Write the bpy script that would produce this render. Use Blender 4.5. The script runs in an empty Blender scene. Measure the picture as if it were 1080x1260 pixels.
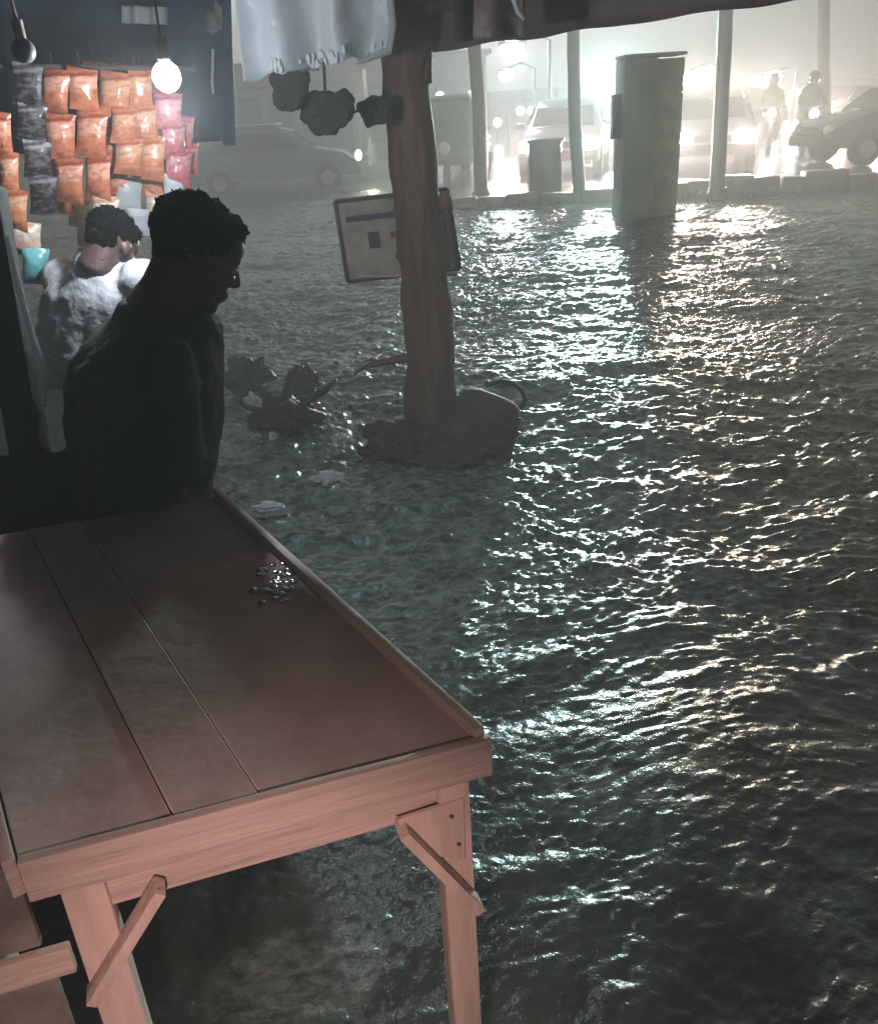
import bpy, bmesh, math, random
import numpy as np
from mathutils import Vector, Matrix, noise
random.seed(7)
R = math.radians
S = bpy.context.scene
COL = S.collection

# ------------------------------------------------------------------ camera
F = 1080.0; PIT = R(25); ROLL = R(3.5); ZC = 1.7
X0 = Vector((1, 0, 0)); FW = Vector((0, math.cos(PIT), -math.sin(PIT))); U0 = Vector((0, math.sin(PIT), math.cos(PIT)))
CX = math.cos(ROLL)*X0 - math.sin(ROLL)*U0
CY = math.cos(ROLL)*U0 + math.sin(ROLL)*X0
CP = Vector((0, 0, ZC))
def ray(px, py): return CX*(px-540) + CY*(630-py) + FW*F
def atz(px, py, z): d = ray(px, py); return CP + d*((z-ZC)/d.z)
def aty(px, py, y): d = ray(px, py); return CP + d*(y/d.y)
cam = bpy.data.cameras.new('camera'); camo = bpy.data.objects.new('camera', cam); COL.objects.link(camo)
camo.matrix_world = Matrix(((CX.x, CY.x, -FW.x, 0), (CX.y, CY.y, -FW.y, 0), (CX.z, CY.z, -FW.z, ZC), (0, 0, 0, 1)))
cam.sensor_fit = 'HORIZONTAL'; cam.sensor_width = 36; cam.lens = 36.0*F/1080; cam.clip_end = 2000; cam.clip_start = .02
cam.dof.use_dof = False
S.camera = camo

# ------------------------------------------------------------------ materials
def mat(name, col, rough=.6, metal=0, spec=.5, bump=0, bscale=20, var=0, vscale=6, emit=None, estr=0, trans=0, stretch=(1,1,1), col2=None, coat=0, alpha=1, sss=0):
    m = bpy.data.materials.new(name); m.use_nodes = True
    nt = m.node_tree; b = nt.nodes['Principled BSDF']
    b.inputs['Roughness'].default_value = rough; b.inputs['Metallic'].default_value = metal
    b.inputs['Specular IOR Level'].default_value = spec
    b.inputs['Transmission Weight'].default_value = trans
    b.inputs['Coat Weight'].default_value = coat
    b.inputs['Alpha'].default_value = alpha
    c = (*col, 1)
    b.inputs['Base Color'].default_value = c
    tc = nt.nodes.new('ShaderNodeTexCoord'); mp = nt.nodes.new('ShaderNodeMapping'); mp.inputs['Scale'].default_value = stretch
    nt.links.new(tc.outputs['Object'], mp.inputs['Vector'])
    if var or col2:
        n = nt.nodes.new('ShaderNodeTexNoise'); n.inputs['Scale'].default_value = vscale; n.inputs['Detail'].default_value = 6; n.inputs['Roughness'].default_value = .65
        nt.links.new(mp.outputs[0], n.inputs['Vector'])
        r = nt.nodes.new('ShaderNodeValToRGB'); nt.links.new(n.outputs['Fac'], r.inputs['Fac'])
        r.color_ramp.elements[0].position = .35; r.color_ramp.elements[1].position = .65
        c2 = col2 if col2 else tuple(x*(1-var) for x in col)
        r.color_ramp.elements[0].color = (*c2, 1); r.color_ramp.elements[1].color = (*[min(1, x*(1+var*.4)) for x in col], 1)
        nt.links.new(r.outputs['Color'], b.inputs['Base Color'])
        rr = nt.nodes.new('ShaderNodeMapRange'); rr.inputs['To Min'].default_value = max(.02, rough-.12); rr.inputs['To Max'].default_value = min(1, rough+.12)
        nt.links.new(n.outputs['Fac'], rr.inputs['Value']); nt.links.new(rr.outputs[0], b.inputs['Roughness'])
    if bump:
        n2 = nt.nodes.new('ShaderNodeTexNoise'); n2.inputs['Scale'].default_value = bscale; n2.inputs['Detail'].default_value = 5
        nt.links.new(mp.outputs[0], n2.inputs['Vector'])
        bp = nt.nodes.new('ShaderNodeBump'); bp.inputs['Strength'].default_value = bump; bp.inputs['Distance'].default_value = .02
        nt.links.new(n2.outputs['Fac'], bp.inputs['Height']); nt.links.new(bp.outputs[0], b.inputs['Normal'])
    if emit:
        b.inputs['Emission Color'].default_value = (*emit, 1); b.inputs['Emission Strength'].default_value = estr
    return m
M = {}
M['wood'] = mat('painted_wood', (.64, .46, .41), .6, bump=.4, bscale=4, var=.2, vscale=2.2, stretch=(1, 1, 11))
M['wood_up'] = mat('painted_wood_upright', (.64, .45, .40), .6, bump=.4, bscale=4, var=.2, vscale=2.2, stretch=(9, 9, 1))
M['top'] = mat('table_ply', (.58, .43, .40), .72, spec=.15, bump=.12, bscale=22, var=.22, vscale=6)
M['topwet'] = mat('wet_ply', (.2, .15, .13), .1, bump=.9, bscale=45, var=.2, vscale=9)
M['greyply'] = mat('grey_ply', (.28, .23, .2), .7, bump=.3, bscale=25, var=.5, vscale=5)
M['bark'] = mat('trunk_bark', (.17, .065, .038), .6, bump=1.0, bscale=9, var=.6, vscale=5, stretch=(2.2, 2.2, .35))  # reddish base colour includes the warm stall light on the trunk
M['thin'] = mat('pole_wood', (.06, .05, .045), .7, bump=.4, bscale=20, var=.4)
M['steel'] = mat('pole_steel', (.09, .09, .09), .5, metal=.3, bump=.1)
M['skin'] = mat('skin', (.09, .05, .038), .5, bump=.15, bscale=90)
M['eye'] = mat('eye_white', (.35, .33, .3), .2)
M['hair'] = mat('hair', (.004, .004, .004), .9, spec=.04, bump=1, bscale=150)
M['shirt'] = mat('dark_green_cloth', (.045, .055, .032), .85, bump=.5, bscale=12, var=.3, vscale=10)
M['trouser'] = mat('dark_trouser', (.02, .02, .025), .9, bump=.4)
M['white_shirt'] = mat('wet_white_cloth', (.66, .66, .70), .55, bump=1, bscale=9, var=.3, vscale=7)
M['blue'] = mat('blue_tarp', (.010, .040, .09), .6, spec=.2, bump=.8, bscale=7, var=.5, vscale=4)
M['brown'] = mat('brown_tarp', (.14, .085, .075), .55, bump=.6, bscale=6, var=.35, vscale=3)
M['bundle'] = mat('bundle_cloth', (.03, .022, .02), .8, bump=1, bscale=25)
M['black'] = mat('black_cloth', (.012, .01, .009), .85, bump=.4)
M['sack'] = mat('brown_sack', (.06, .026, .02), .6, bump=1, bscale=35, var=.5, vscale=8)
M['tub'] = mat('brown_plastic', (.10, .040, .028), .65, bump=1, bscale=30, var=.6, vscale=9)
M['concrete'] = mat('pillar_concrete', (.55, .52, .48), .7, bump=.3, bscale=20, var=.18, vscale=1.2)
M['concrete_lit'] = mat('pillar_concrete_lit', (.68, .68, .56), .7, bump=.3, bscale=20, var=.3, vscale=3)  # lighter colour holds the light on the pillar's right face
M['rubble'] = mat('kerb_stone', (.11, .105, .095), .6, bump=1, bscale=9, var=.7, vscale=3.5)
M['asphalt'] = mat('wet_asphalt', (.06, .058, .055), .22, bump=.5, bscale=6, var=.4, vscale=1.2)
M['mud'] = mat('street_bed', (.08, .07, .055), .7)
M['board'] = mat('sign_board', (.48, .38, .30), .5, bump=.3, bscale=9, var=.4, vscale=7)
M['boardside'] = mat('sign_edge', (.60, .42, .33), .5, bump=.2)
M['redprint'] = mat('red_print', (.30, .05, .05), .5)
M['darkprint'] = mat('dark_print', (.05, .035, .05), .5)
M['frame'] = mat('dark_frame', (.03, .025, .022), .5)
M['cardark'] = mat('dark_car_paint', (.035, .04, .045), .25, coat=.5)
M['carsilver'] = mat('silver_car_paint', (.35, .37, .38), .3, coat=.5)
M['carteal'] = mat('grey_blue_paint', (.12, .19, .22), .3, coat=.5)
M['autogreen'] = mat('green_paint', (.08, .20, .13), .35, var=.2)
M['autocanvas'] = mat('faded_canvas', (.28, .20, .14), .7, var=.3)
M['glass'] = mat('dark_glass', (.03, .035, .04), .08)
M['rubber'] = mat('rubber', (.02, .02, .02), .8)
M['bld'] = mat('plaster_wall', (.26, .21, .18), .8, bump=.2, var=.3, vscale=.6)
M['bld2'] = mat('grey_wall', (.17, .17, .17), .8, bump=.2, var=.3, vscale=.5)
M['shutter'] = mat('shutter', (.08, .09, .10), .6)
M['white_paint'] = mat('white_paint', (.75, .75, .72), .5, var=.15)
M['leaf'] = mat('dark_leaf', (.04, .06, .03), .6, var=.4, vscale=1)
def emis(name, col, s): return mat(name, (.8, .8, .8), .5, emit=col, estr=s)
M['e_head'] = emis('lit_headlight', (1, .93, .84), 60)
M['e_cool'] = emis('lit_cool_lamp', (.90, .97, 1), 90)
M['e_bulb'] = emis('lit_bulb', (.86, .93, 1), 60)
M['e_warm'] = emis('lit_warm_window', (1, .8, .62), 3.0)
M['e_tail'] = emis('lit_tail', (1, .35, .2), 2.5)
M['e_shop'] = emis('lit_shop', (1, .93, .85), 3.2)
M['bulb_off'] = mat('unlit_bulb', (.22, .22, .24), .3)
# plastic sheet: thin, translucent
def plastic(name, col, tl=.5, rough=.35, bs=6):
    m = bpy.data.materials.new(name); m.use_nodes = True; nt = m.node_tree; b = nt.nodes['Principled BSDF']
    b.inputs['Base Color'].default_value = (*col, 1); b.inputs['Roughness'].default_value = rough
    t = nt.nodes.new('ShaderNodeBsdfTranslucent'); t.inputs['Color'].default_value = (*col, 1)
    mx = nt.nodes.new('ShaderNodeMixShader'); mx.inputs[0].default_value = tl
    out = nt.nodes['Material Output']
    nt.links.new(b.outputs[0], mx.inputs[1]); nt.links.new(t.outputs[0], mx.inputs[2]); nt.links.new(mx.outputs[0], out.inputs['Surface'])
    tc = nt.nodes.new('ShaderNodeTexCoord')
    n = nt.nodes.new('ShaderNodeTexNoise'); n.inputs['Scale'].default_value = bs; n.inputs['Detail'].default_value = 6; nt.links.new(tc.outputs['Object'], n.inputs['Vector'])
    bp = nt.nodes.new('ShaderNodeBump'); bp.inputs['Strength'].default_value = .7; bp.inputs['Distance'].default_value = .03
    nt.links.new(n.outputs['Fac'], bp.inputs['Height']); nt.links.new(bp.outputs[0], b.inputs['Normal']); nt.links.new(bp.outputs[0], t.inputs['Normal'])
    return m
M['sheet'] = plastic('white_plastic_sheet', (.86, .89, .93), .42)
M['bag'] = plastic('white_plastic_bag', (.6, .6, .62), .3)
# printed foil for the snack packets: bands across object z (pack-local)
def foil(name, c1, c2, c3, period):
    m = bpy.data.materials.new(name); m.use_nodes = True; nt = m.node_tree; b = nt.nodes['Principled BSDF']
    b.inputs['Roughness'].default_value = .3; b.inputs['Coat Weight'].default_value = .4
    tc = nt.nodes.new('ShaderNodeTexCoord'); sp = nt.nodes.new('ShaderNodeSeparateXYZ'); nt.links.new(tc.outputs['Generated'], sp.inputs[0])
    n = nt.nodes.new('ShaderNodeTexNoise'); n.inputs['Scale'].default_value = 2.2; n.inputs['Detail'].default_value = 1; nt.links.new(tc.outputs['Generated'], n.inputs['Vector'])
    a = nt.nodes.new('ShaderNodeMath'); a.operation = 'MULTIPLY_ADD'; a.inputs[1].default_value = .10; nt.links.new(n.outputs['Fac'], a.inputs[0]); nt.links.new(sp.outputs['Z'], a.inputs[2])
    r = nt.nodes.new('ShaderNodeValToRGB'); r.color_ramp.interpolation = 'EASE'
    nt.links.new(a.outputs[0], r.inputs['Fac'])
    e = r.color_ramp.elements
    e[0].position = .0; e[0].color = (*c2, 1); e[1].position = 1; e[1].color = (*c2, 1)
    for p, c in ((.22, c1), (.48, c1), (.58, c3), (.78, c3), (.84, c2), (.92, c1)):
        k = e.new(p); k.color = (*c, 1)
    lg = nt.nodes.new('ShaderNodeTexNoise'); lg.inputs['Scale'].default_value = 4.5; lg.inputs['Detail'].default_value = 3; mpp = nt.nodes.new('ShaderNodeMapping'); mpp.inputs['Scale'].default_value = (1.2, .2, 3.2)
    oi = nt.nodes.new('ShaderNodeObjectInfo'); av = nt.nodes.new('ShaderNodeVectorMath'); av.operation = 'ADD'
    nt.links.new(tc.outputs['Generated'], mpp.inputs[0]); nt.links.new(mpp.outputs[0], av.inputs[0]); nt.links.new(oi.outputs['Random'], av.inputs[1]); nt.links.new(av.outputs[0], lg.inputs['Vector'])
    th = nt.nodes.new('ShaderNodeMapRange'); th.inputs['From Min'].default_value = .50; th.inputs['From Max'].default_value = .62; th.inputs['To Max'].default_value = .45; nt.links.new(lg.outputs['Fac'], th.inputs['Value'])
    mxx = nt.nodes.new('ShaderNodeMix'); mxx.data_type = 'RGBA'; mxx.inputs[7].default_value = (*[x*.8 for x in c2], 1)
    nt.links.new(th.outputs[0], mxx.inputs[0]); nt.links.new(r.outputs['Color'], mxx.inputs[6]); nt.links.new(mxx.outputs[2], b.inputs['Base Color'])
    n2 = nt.nodes.new('ShaderNodeTexNoise'); n2.inputs['Scale'].default_value = 18; nt.links.new(tc.outputs['Object'], n2.inputs['Vector'])
    bp = nt.nodes.new('ShaderNodeBump'); bp.inputs['Strength'].default_value = .5; bp.inputs['Distance'].default_value = .02
    nt.links.new(n2.outputs['Fac'], bp.inputs['Height']); nt.links.new(bp.outputs[0], b.inputs['Normal'])
    return m
M['f_orange'] = foil('orange_foil', (.52, .17, .085), (.30, .05, .02), (.72, .33, .22), 1)
M['f_peach'] = foil('peach_foil', (.58, .22, .11), (.42, .10, .05), (.68, .36, .22), 1)
M['f_pink'] = foil('pink_foil', (.48, .13, .14), (.34, .05, .06), (.55, .24, .24), 1)
M['f_dark'] = foil('dark_foil', (.012, .008, .008), (.22, .20, .20), (.02, .012, .012), 1)
for n_ in M['f_dark'].node_tree.nodes:
    if n_.type == 'BSDF_PRINCIPLED': n_.inputs['Coat Weight'].default_value = .05; n_.inputs['Roughness'].default_value = .5
M['f_pale'] = foil('pale_foil', (.65, .45, .33), (.55, .28, .18), (.7, .6, .5), 1)
M['f_teal'] = mat('teal_foil', (.16, .48, .50), .3, var=.4, vscale=14)

# ------------------------------------------------------------------ mesh helpers
class MB:
    def __init__(s): s.bm = bmesh.new()
    def box(s, c, size, rot=None, bev=0.0, taper=None):
        mtx = Matrix.Translation(Vector(c)) @ (rot.to_4x4() if rot is not None else Matrix())
        r = bmesh.ops.create_cube(s.bm, size=1)
        vs = r['verts']
        for v in vs:
            v.co = Vector((v.co.x*size[0], v.co.y*size[1], v.co.z*size[2]))
            if taper and v.co.z > 0: v.co.x *= taper[0]; v.co.y *= taper[1]
        if bev:
            es = list({e for v in vs for e in v.link_edges})
            rb = bmesh.ops.bevel(s.bm, geom=es, offset=bev, segments=2, affect='EDGES', profile=.6)
            vs = list({v for f in rb['faces'] for v in f.verts} | {v for v in vs if v.is_valid})
        bmesh.ops.transform(s.bm, matrix=mtx, verts=vs)
        return s
    def beam(s, a, b, w, h, bev=.003, up=(0, 0, 1)):
        a = Vector(a); b = Vector(b); d = b-a; L = d.length; z = d.normalized()
        x = z.cross(Vector(up));
        if x.length < 1e-3: x = Vector((1, 0, 0))
        x.normalize(); y = z.cross(x)
        rot = Matrix((x, y, z)).transposed()
        return s.box((a+b)/2, (w, h, L), rot, bev)
    def tube(s, pts, rad, n=10, cap=True, jit=0, seed=0):
        pts = [Vector(p) for p in pts]
        if not isinstance(rad, (list, tuple)): rad = [rad]*len(pts)
        rings = []
        for i, p in enumerate(pts):
            t = (pts[min(i+1, len(pts)-1)] - pts[max(i-1, 0)]).normalized()
            x = t.cross(Vector((0, 1, 0)))
            if x.length < .05: x = t.cross(Vector((1, 0, 0)))
            x.normalize(); y = t.cross(x)
            ring = []
            for k in range(n):
                a = 2*math.pi*k/n
                q = p + (x*math.cos(a)+y*math.sin(a))*rad[i]
                if jit:
                    nn = noise.noise(q*6+Vector((seed, 0, 0)))*jit + noise.noise(Vector((q.x*26, q.y*26, q.z*5))+Vector((seed, 3, 0)))*jit*.6
                    q = p + (x*math.cos(a)+y*math.sin(a))*rad[i]*(1+nn)
                ring.append(s.bm.verts.new(q))
            rings.append(ring)
        for i in range(len(rings)-1):
            for k in range(n):
                s.bm.faces.new((rings[i][k], rings[i][(k+1) % n], rings[i+1][(k+1) % n], rings[i+1][k]))
        if cap:
            s.bm.faces.new(rings[0][::-1]); s.bm.faces.new(rings[-1])
        return s
    def ell(s, c, r, rot=None, u=16, v=10, jit=0, jf=3, seed=0):
        q = bmesh.ops.create_uvsphere(s.bm, u_segments=u, v_segments=v, radius=1)
        m = Matrix.Translation(Vector(c)) @ (rot.to_4x4() if rot is not None else Matrix())
        for w in q['verts']:
            d = Vector(w.co)
            k = 1 + (jit*noise.noise(d*jf+Vector((seed, 0, 0))) + jit*.5*noise.noise(d*jf*2.7+Vector((seed, 5, 0))) if jit else 0)
            w.co = m @ Vector((d.x*r[0]*k, d.y*r[1]*k, d.z*r[2]*k))
        return s
    def poly(s, pts, thick, nrm=None):
        pts = [Vector(p) for p in pts]
        vs = [s.bm.verts.new(p) for p in pts]
        f = s.bm.faces.new(vs); f.normal_update()
        n = Vector(nrm) if nrm else f.normal
        r = bmesh.ops.extrude_face_region(s.bm, geom=[f])
        bmesh.ops.translate(s.bm, vec=n*thick, verts=[g for g in r['geom'] if isinstance(g, bmesh.types.BMVert)])
        return s
    def build(s, name, m, parent=None, smooth=True, ang=40):
        bmesh.ops.recalc_face_normals(s.bm, faces=s.bm.faces)
        me = bpy.data.meshes.new(name); s.bm.to_mesh(me); s.bm.free()
        o = bpy.data.objects.new(name, me); COL.objects.link(o)
        for mm in (m if isinstance(m, (list, tuple)) else [m]): me.materials.append(mm)
        if smooth:
            for p in me.polygons: p.use_smooth = True
            try: me.set_sharp_from_angle(angle=R(ang))
            except Exception: pass
        if parent is not None:
            o.parent = parent; o.location = -Vector(parent.location) if parent.rotation_euler.z == 0 else Vector((0, 0, 0))
        return o
# children are modelled in world coordinates when the parent is unrotated (build() offsets them), else in local coordinates
def tag(o, label=None, cat=None, group=None, kind=None):
    if label: o['label'] = label
    if cat: o['category'] = cat
    if group: o['group'] = group
    if kind: o['kind'] = kind
    return o
def empty(name, loc, label, cat, group=None, rz=0):
    o = bpy.data.objects.new(name, None); COL.objects.link(o); o.location = loc; o.rotation_euler = (0, 0, rz); o.empty_display_size = .1
    return tag(o, label, cat, group)
def mods(o, voxel=None, smooth=0, it=4, sub=0):
    if voxel:
        m = o.modifiers.new('remesh', 'REMESH'); m.mode = 'VOXEL'; m.voxel_size = voxel; m.use_smooth_shade = True
    if smooth:
        m = o.modifiers.new('smooth', 'SMOOTH'); m.factor = smooth; m.iterations = it
    if sub:
        m = o.modifiers.new('sub', 'SUBSURF'); m.levels = sub; m.render_levels = sub
    return o
def sheet_grid(nu, nv, fn, name, m, parent=None, thick=.004):
    """a cloth or tarp surface from fn(u, v), with a real thickness"""
    bm = bmesh.new(); g = [[bm.verts.new(fn(i/nu, j/nv)) for j in range(nv+1)] for i in range(nu+1)]
    for i in range(nu):
        for j in range(nv): bm.faces.new((g[i][j], g[i+1][j], g[i+1][j+1], g[i][j+1]))
    me = bpy.data.meshes.new(name); bm.to_mesh(me); bm.free()
    for p in me.polygons: p.use_smooth = True
    o = bpy.data.objects.new(name, me); COL.objects.link(o); me.materials.append(m)
    if parent is not None: o.parent = parent; o.location = -Vector(parent.location)
    s = o.modifiers.new('thickness', 'SOLIDIFY'); s.thickness = thick
    return o

# ------------------------------------------------------------------ water and ground
rs = np.random.RandomState(4)
PERM = rs.rand(256, 256).astype(np.float32)
def vnoise(x, y):
    xi = np.floor(x).astype(int); yi = np.floor(y).astype(int); fx = x-xi; fy = y-yi
    fx = fx*fx*fx*(fx*(fx*6-15)+10); fy = fy*fy*fy*(fy*(fy*6-15)+10)
    a = PERM[xi & 255, yi & 255]; b = PERM[(xi+1) & 255, yi & 255]; c = PERM[xi & 255, (yi+1) & 255]; d = PERM[(xi+1) & 255, (yi+1) & 255]
    return (a+(b-a)*fx)*(1-fy)+(c+(d-c)*fx)*fy-.5
def wave(x, y):
    # domain-warped, directional chop of a fast shallow flood with rain on it
    wx = x + .35*vnoise(x*.9+3, y*.9)+.10*vnoise(x*3.1, y*3.1+9)
    wy = y + .35*vnoise(x*.9+31, y*.9+7)+.10*vnoise(x*3.1+50, y*3.1)
    amp = .65 + .9*(vnoise(x*.45+11, y*.45+2)+.35)
    # calmer in the shelter of the awning, where no rain falls on it
    sh = np.clip((y+.25*x-1.7)/1.9+.5*vnoise(x*1.1+4, y*1.1), 0, 1); sh = .42+.58*sh*sh*(3-2*sh)
    h = .06*vnoise(wx*.7, wy*1.0)
    h += .028*vnoise(wx*1.7+5, wy*2.6)
    h += .028*amp*vnoise(wx*3.6+2, wy*5.6+8)
    h += .020*np.sqrt(sh)*amp*vnoise(wx*7.9+12, wy*11.5+1)
    h += .021*sh*amp*vnoise(wx*18, wy*27)
    h += .0125*sh*vnoise(wx*38+8, wy*52)
    return h, np.maximum((sh-.42)/.58, np.clip((vnoise(wx*2.3+40, wy*4.2+5)-.13)*7, 0, .9)*(y < 3))
def build_water():
    ys = [-4+.25*i for i in range(17)]; y = .3
    while y < 60: ys.append(y); y += max(.0055, .0030*y) if y < 20 else .014*y
    ys = np.array(ys); n = 1450
    s = np.linspace(-1, 1, n); s = .62*s+.38*s**3
    W = 4.2+1.05*np.maximum(ys, 0)
    Xg = s[None, :]*W[:, None]; Yg = np.repeat(ys[:, None], n, 1)
    fade = np.clip(1-(Yg-22)/30, .25, 1)
    Z, SH = wave(Xg, Yg); Z = Z*fade - .045
    # smaller where the cells get coarse
    co = np.stack([Xg, Yg, Z], -1).reshape(-1, 3).astype(np.float32)
    m = len(ys)
    idx = np.arange(m*n).reshape(m, n)
    q = np.stack([idx[:-1, :-1], idx[:-1, 1:], idx[1:, 1:], idx[1:, :-1]], -1).reshape(-1, 4)
    me = bpy.data.meshes.new('water')
    me.vertices.add(len(co)); me.vertices.foreach_set('co', co.ravel())
    me.loops.add(q.size); me.loops.foreach_set('vertex_index', q.ravel().astype(np.int32))
    me.polygons.add(len(q)); me.polygons.foreach_set('loop_start', (np.arange(len(q))*4).astype(np.int32))
    me.polygons.foreach_set('use_smooth', np.ones(len(q), dtype=bool))
    me.update(); me.validate()
    at_ = me.attributes.new('churn', 'FLOAT', 'POINT'); at_.data.foreach_set('value', SH.ravel().astype(np.float32))
    o = bpy.data.objects.new('water', me); COL.objects.link(o)
    m = bpy.data.materials.new('flood_water'); m.use_nodes = True; nt = m.node_tree; b = nt.nodes['Principled BSDF']
    b.inputs['Roughness'].default_value = .25; b.inputs['IOR'].default_value = 1.36; b.inputs['Specular IOR Level'].default_value = .6
    tc = nt.nodes.new('ShaderNodeTexCoord')
    n1 = nt.nodes.new('ShaderNodeTexNoise'); n1.inputs['Scale'].default_value = 1.3; n1.inputs['Detail'].default_value = 8; n1.inputs['Roughness'].default_value = .7; n1.inputs['Distortion'].default_value = .8
    nt.links.new(tc.outputs['Object'], n1.inputs['Vector'])
    r = nt.nodes.new('ShaderNodeValToRGB'); e = r.color_ramp.elements
    e[0].position = .36; e[0].color = (.006, .010, .009, 1); e[1].position = .66; e[1].color = (.075, .10, .09, 1)
    nt.links.new(n1.outputs['Fac'], r.inputs['Fac'])
    fn = nt.nodes.new('ShaderNodeTexNoise'); fn.inputs['Scale'].default_value = 11; fn.inputs['Detail'].default_value = 7; fn.inputs['Roughness'].default_value = .75; fn.inputs['Distortion'].default_value = .6
    mpw = nt.nodes.new('ShaderNodeMapping'); mpw.inputs['Scale'].default_value = (1, 1.7, 1); nt.links.new(tc.outputs['Object'], mpw.inputs[0]); nt.links.new(mpw.outputs[0], fn.inputs['Vector'])
    fr = nt.nodes.new('ShaderNodeMapRange'); fr.inputs['From Min'].default_value = .42; fr.inputs['From Max'].default_value = .72; nt.links.new(fn.outputs['Fac'], fr.inputs['Value'])
    atn = nt.nodes.new('ShaderNodeAttribute'); atn.attribute_name = 'churn'
    ml = nt.nodes.new('ShaderNodeMath'); ml.operation = 'MULTIPLY'; nt.links.new(fr.outputs[0], ml.inputs[0]); nt.links.new(atn.outputs['Fac'], ml.inputs[1])
    fm = nt.nodes.new('ShaderNodeMix'); fm.data_type = 'RGBA'; fm.inputs[7].default_value = (.30, .37, .33, 1)
    nt.links.new(ml.outputs[0], fm.inputs[0]); nt.links.new(r.outputs['Color'], fm.inputs[6]); nt.links.new(fm.outputs[2], b.inputs['Base Color'])
    n2 = nt.nodes.new('ShaderNodeTexNoise'); n2.inputs['Scale'].default_value = 34; n2.inputs['Detail'].default_value = 4; n2.inputs['Roughness'].default_value = .6
    nt.links.new(tc.outputs['Object'], n2.inputs['Vector'])
    bp = nt.nodes.new('ShaderNodeBump'); bp.inputs['Strength'].default_value = .55; bp.inputs['Distance'].default_value = .012
    nt.links.new(n2.outputs['Fac'], bp.inputs['Height']); nt.links.new(bp.outputs[0], b.inputs['Normal'])
    me.materials.append(m)
    tag(o, kind='structure'); return o
build_water()
g = MB(); g.box((0, 300, -.55), (1600, 1600, .1)); o = g.build('ground', M['mud'], smooth=False); tag(o, kind='structure')
# raised wet road beyond the kerb
g = MB()
ka = atz(556, 246, .1); kb = atz(1180, 216, .1)
kd = (kb-ka).normalized()
g.poly([ka+Vector((0, .2, 0)), kb+kd*30+Vector((0, .2, 0)), (60, 95, .1), (4.2, 95, .1)], -.5, (0, 0, 1))
o = g.build('road', M['asphalt'], smooth=False); tag(o, kind='structure')

# ------------------------------------------------------------------ kerb wall of rubble stones
kw = empty('rubble_kerb', ka, 'low broken stone kerb wall along the far side of the flooded street', 'kerb')
L = 22; b1 = MB(); x = 0; k = 0
while x < L:
    w = random.uniform(.3, .8); hgt = random.uniform(.12, .25) + (.08 if 4.3 < x < 9 else 0)
    p = ka + kd*(x+w/2)
    rot = Matrix.Rotation(math.atan2(kd.y, kd.x)+random.uniform(-.06, .06), 3, 'Z') @ Matrix.Rotation(random.uniform(-.05, .05), 3, 'Y')
    b1.box((p.x, p.y+random.uniform(-.05, .05), -.2+hgt/2), (w*.98, random.uniform(.28, .4), .4+hgt), rot, .035)
    if random.random() < .5: b1.ell((p.x, p.y-.22, .0), (random.uniform(.1, .25), .12, random.uniform(.06, .12)), jit=.3, seed=k)
    x += w; k += 1
b1.build('stone_row', M['rubble'], kw)

# ------------------------------------------------------------------ concrete pillar
PY = 15.35
pb = atz(808, 262, 0)
PX0 = aty(766, 200, pb.y).x; PX1 = aty(838, 200, pb.y).x
zt = aty(800, 70, pb.y).z
pc = empty('gate_pillar', (pb.x, pb.y, 0), 'wide pale concrete pillar rising from the water at the kerb', 'pillar')
w = PX1-PX0; xm = (PX0+PX1)/2
MB().box((PX0+w*.27, pb.y+.35, zt/2-.2), (w*.54, .7, zt+.4), bev=.02).build('pillar_face', M['concrete'], pc)
MB().box((PX0+w*.77+.004, pb.y+.42, zt/2-.2), (w*.46, .62, zt+.36), bev=.02).build('pillar_return', M['concrete_lit'], pc)
MB().box((xm, pb.y+.37, zt+.03), (w+.01, .74, .05), bev=.015).build('coping', M['concrete'], pc)
MB().box((PX0-.06, pb.y+.3, zt-.75), (.12, .2, .6), bev=.01).build('meter_box', M['frame'], pc)
MB().box((PX0+w*.3, pb.y-.03, .02), (w*.7, .1, .3), bev=.02).build('footing', M['concrete'], pc)

# ------------------------------------------------------------------ thin poles
def pole(x0, y0, x1, y1, d, wpx, label, mt, bend=.03, name='pole'):
    a = aty(x0, y0, d); b = aty(x1, y1, d); dirv = (a-b).normalized()
    base = b + dirv*((-.3-b.z)/dirv.z); top = b + dirv*((3.6-b.z)/dirv.z)
    r = wpx/1080*d/2*1.08
    pts = []
    for i in range(13):
        t = i/12; p = base.lerp(top, t); p.x += bend*math.sin(t*5+x0); p.y += bend*math.cos(t*4); pts.append(p)
    e = empty(name, (base.x, base.y, 0), label, 'pole', 'slim poles beyond the water')
    MB().tube(pts, [r*(1.15-.25*i/12) for i in range(13)], 12, jit=.12, seed=x0).build('shaft', mt, e)
    MB().tube([base+Vector((0, 0, .3)), base+Vector((0, 0, .48))], [r*1.7, r*1.3], 12, jit=.1).build('collar', M['rubble'], e)
pole(584, 60, 592, 245, 17.2, 14, 'hazy slim pole beside the green three-wheeler', M['thin'])
pole(706, 50, 713, 238, 16.4, 13, 'slim dark pole between the grey cabinet and the wide pillar', M['thin'])
pole(893, 12, 882, 226, 15.2, 15, 'thickest dark pole, leaning, right of the wide pillar', M['steel'], 0)
pole(1013, 0, 1016, 170, 24, 12, 'faint far pole near the right edge of view', M['thin'])
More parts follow.
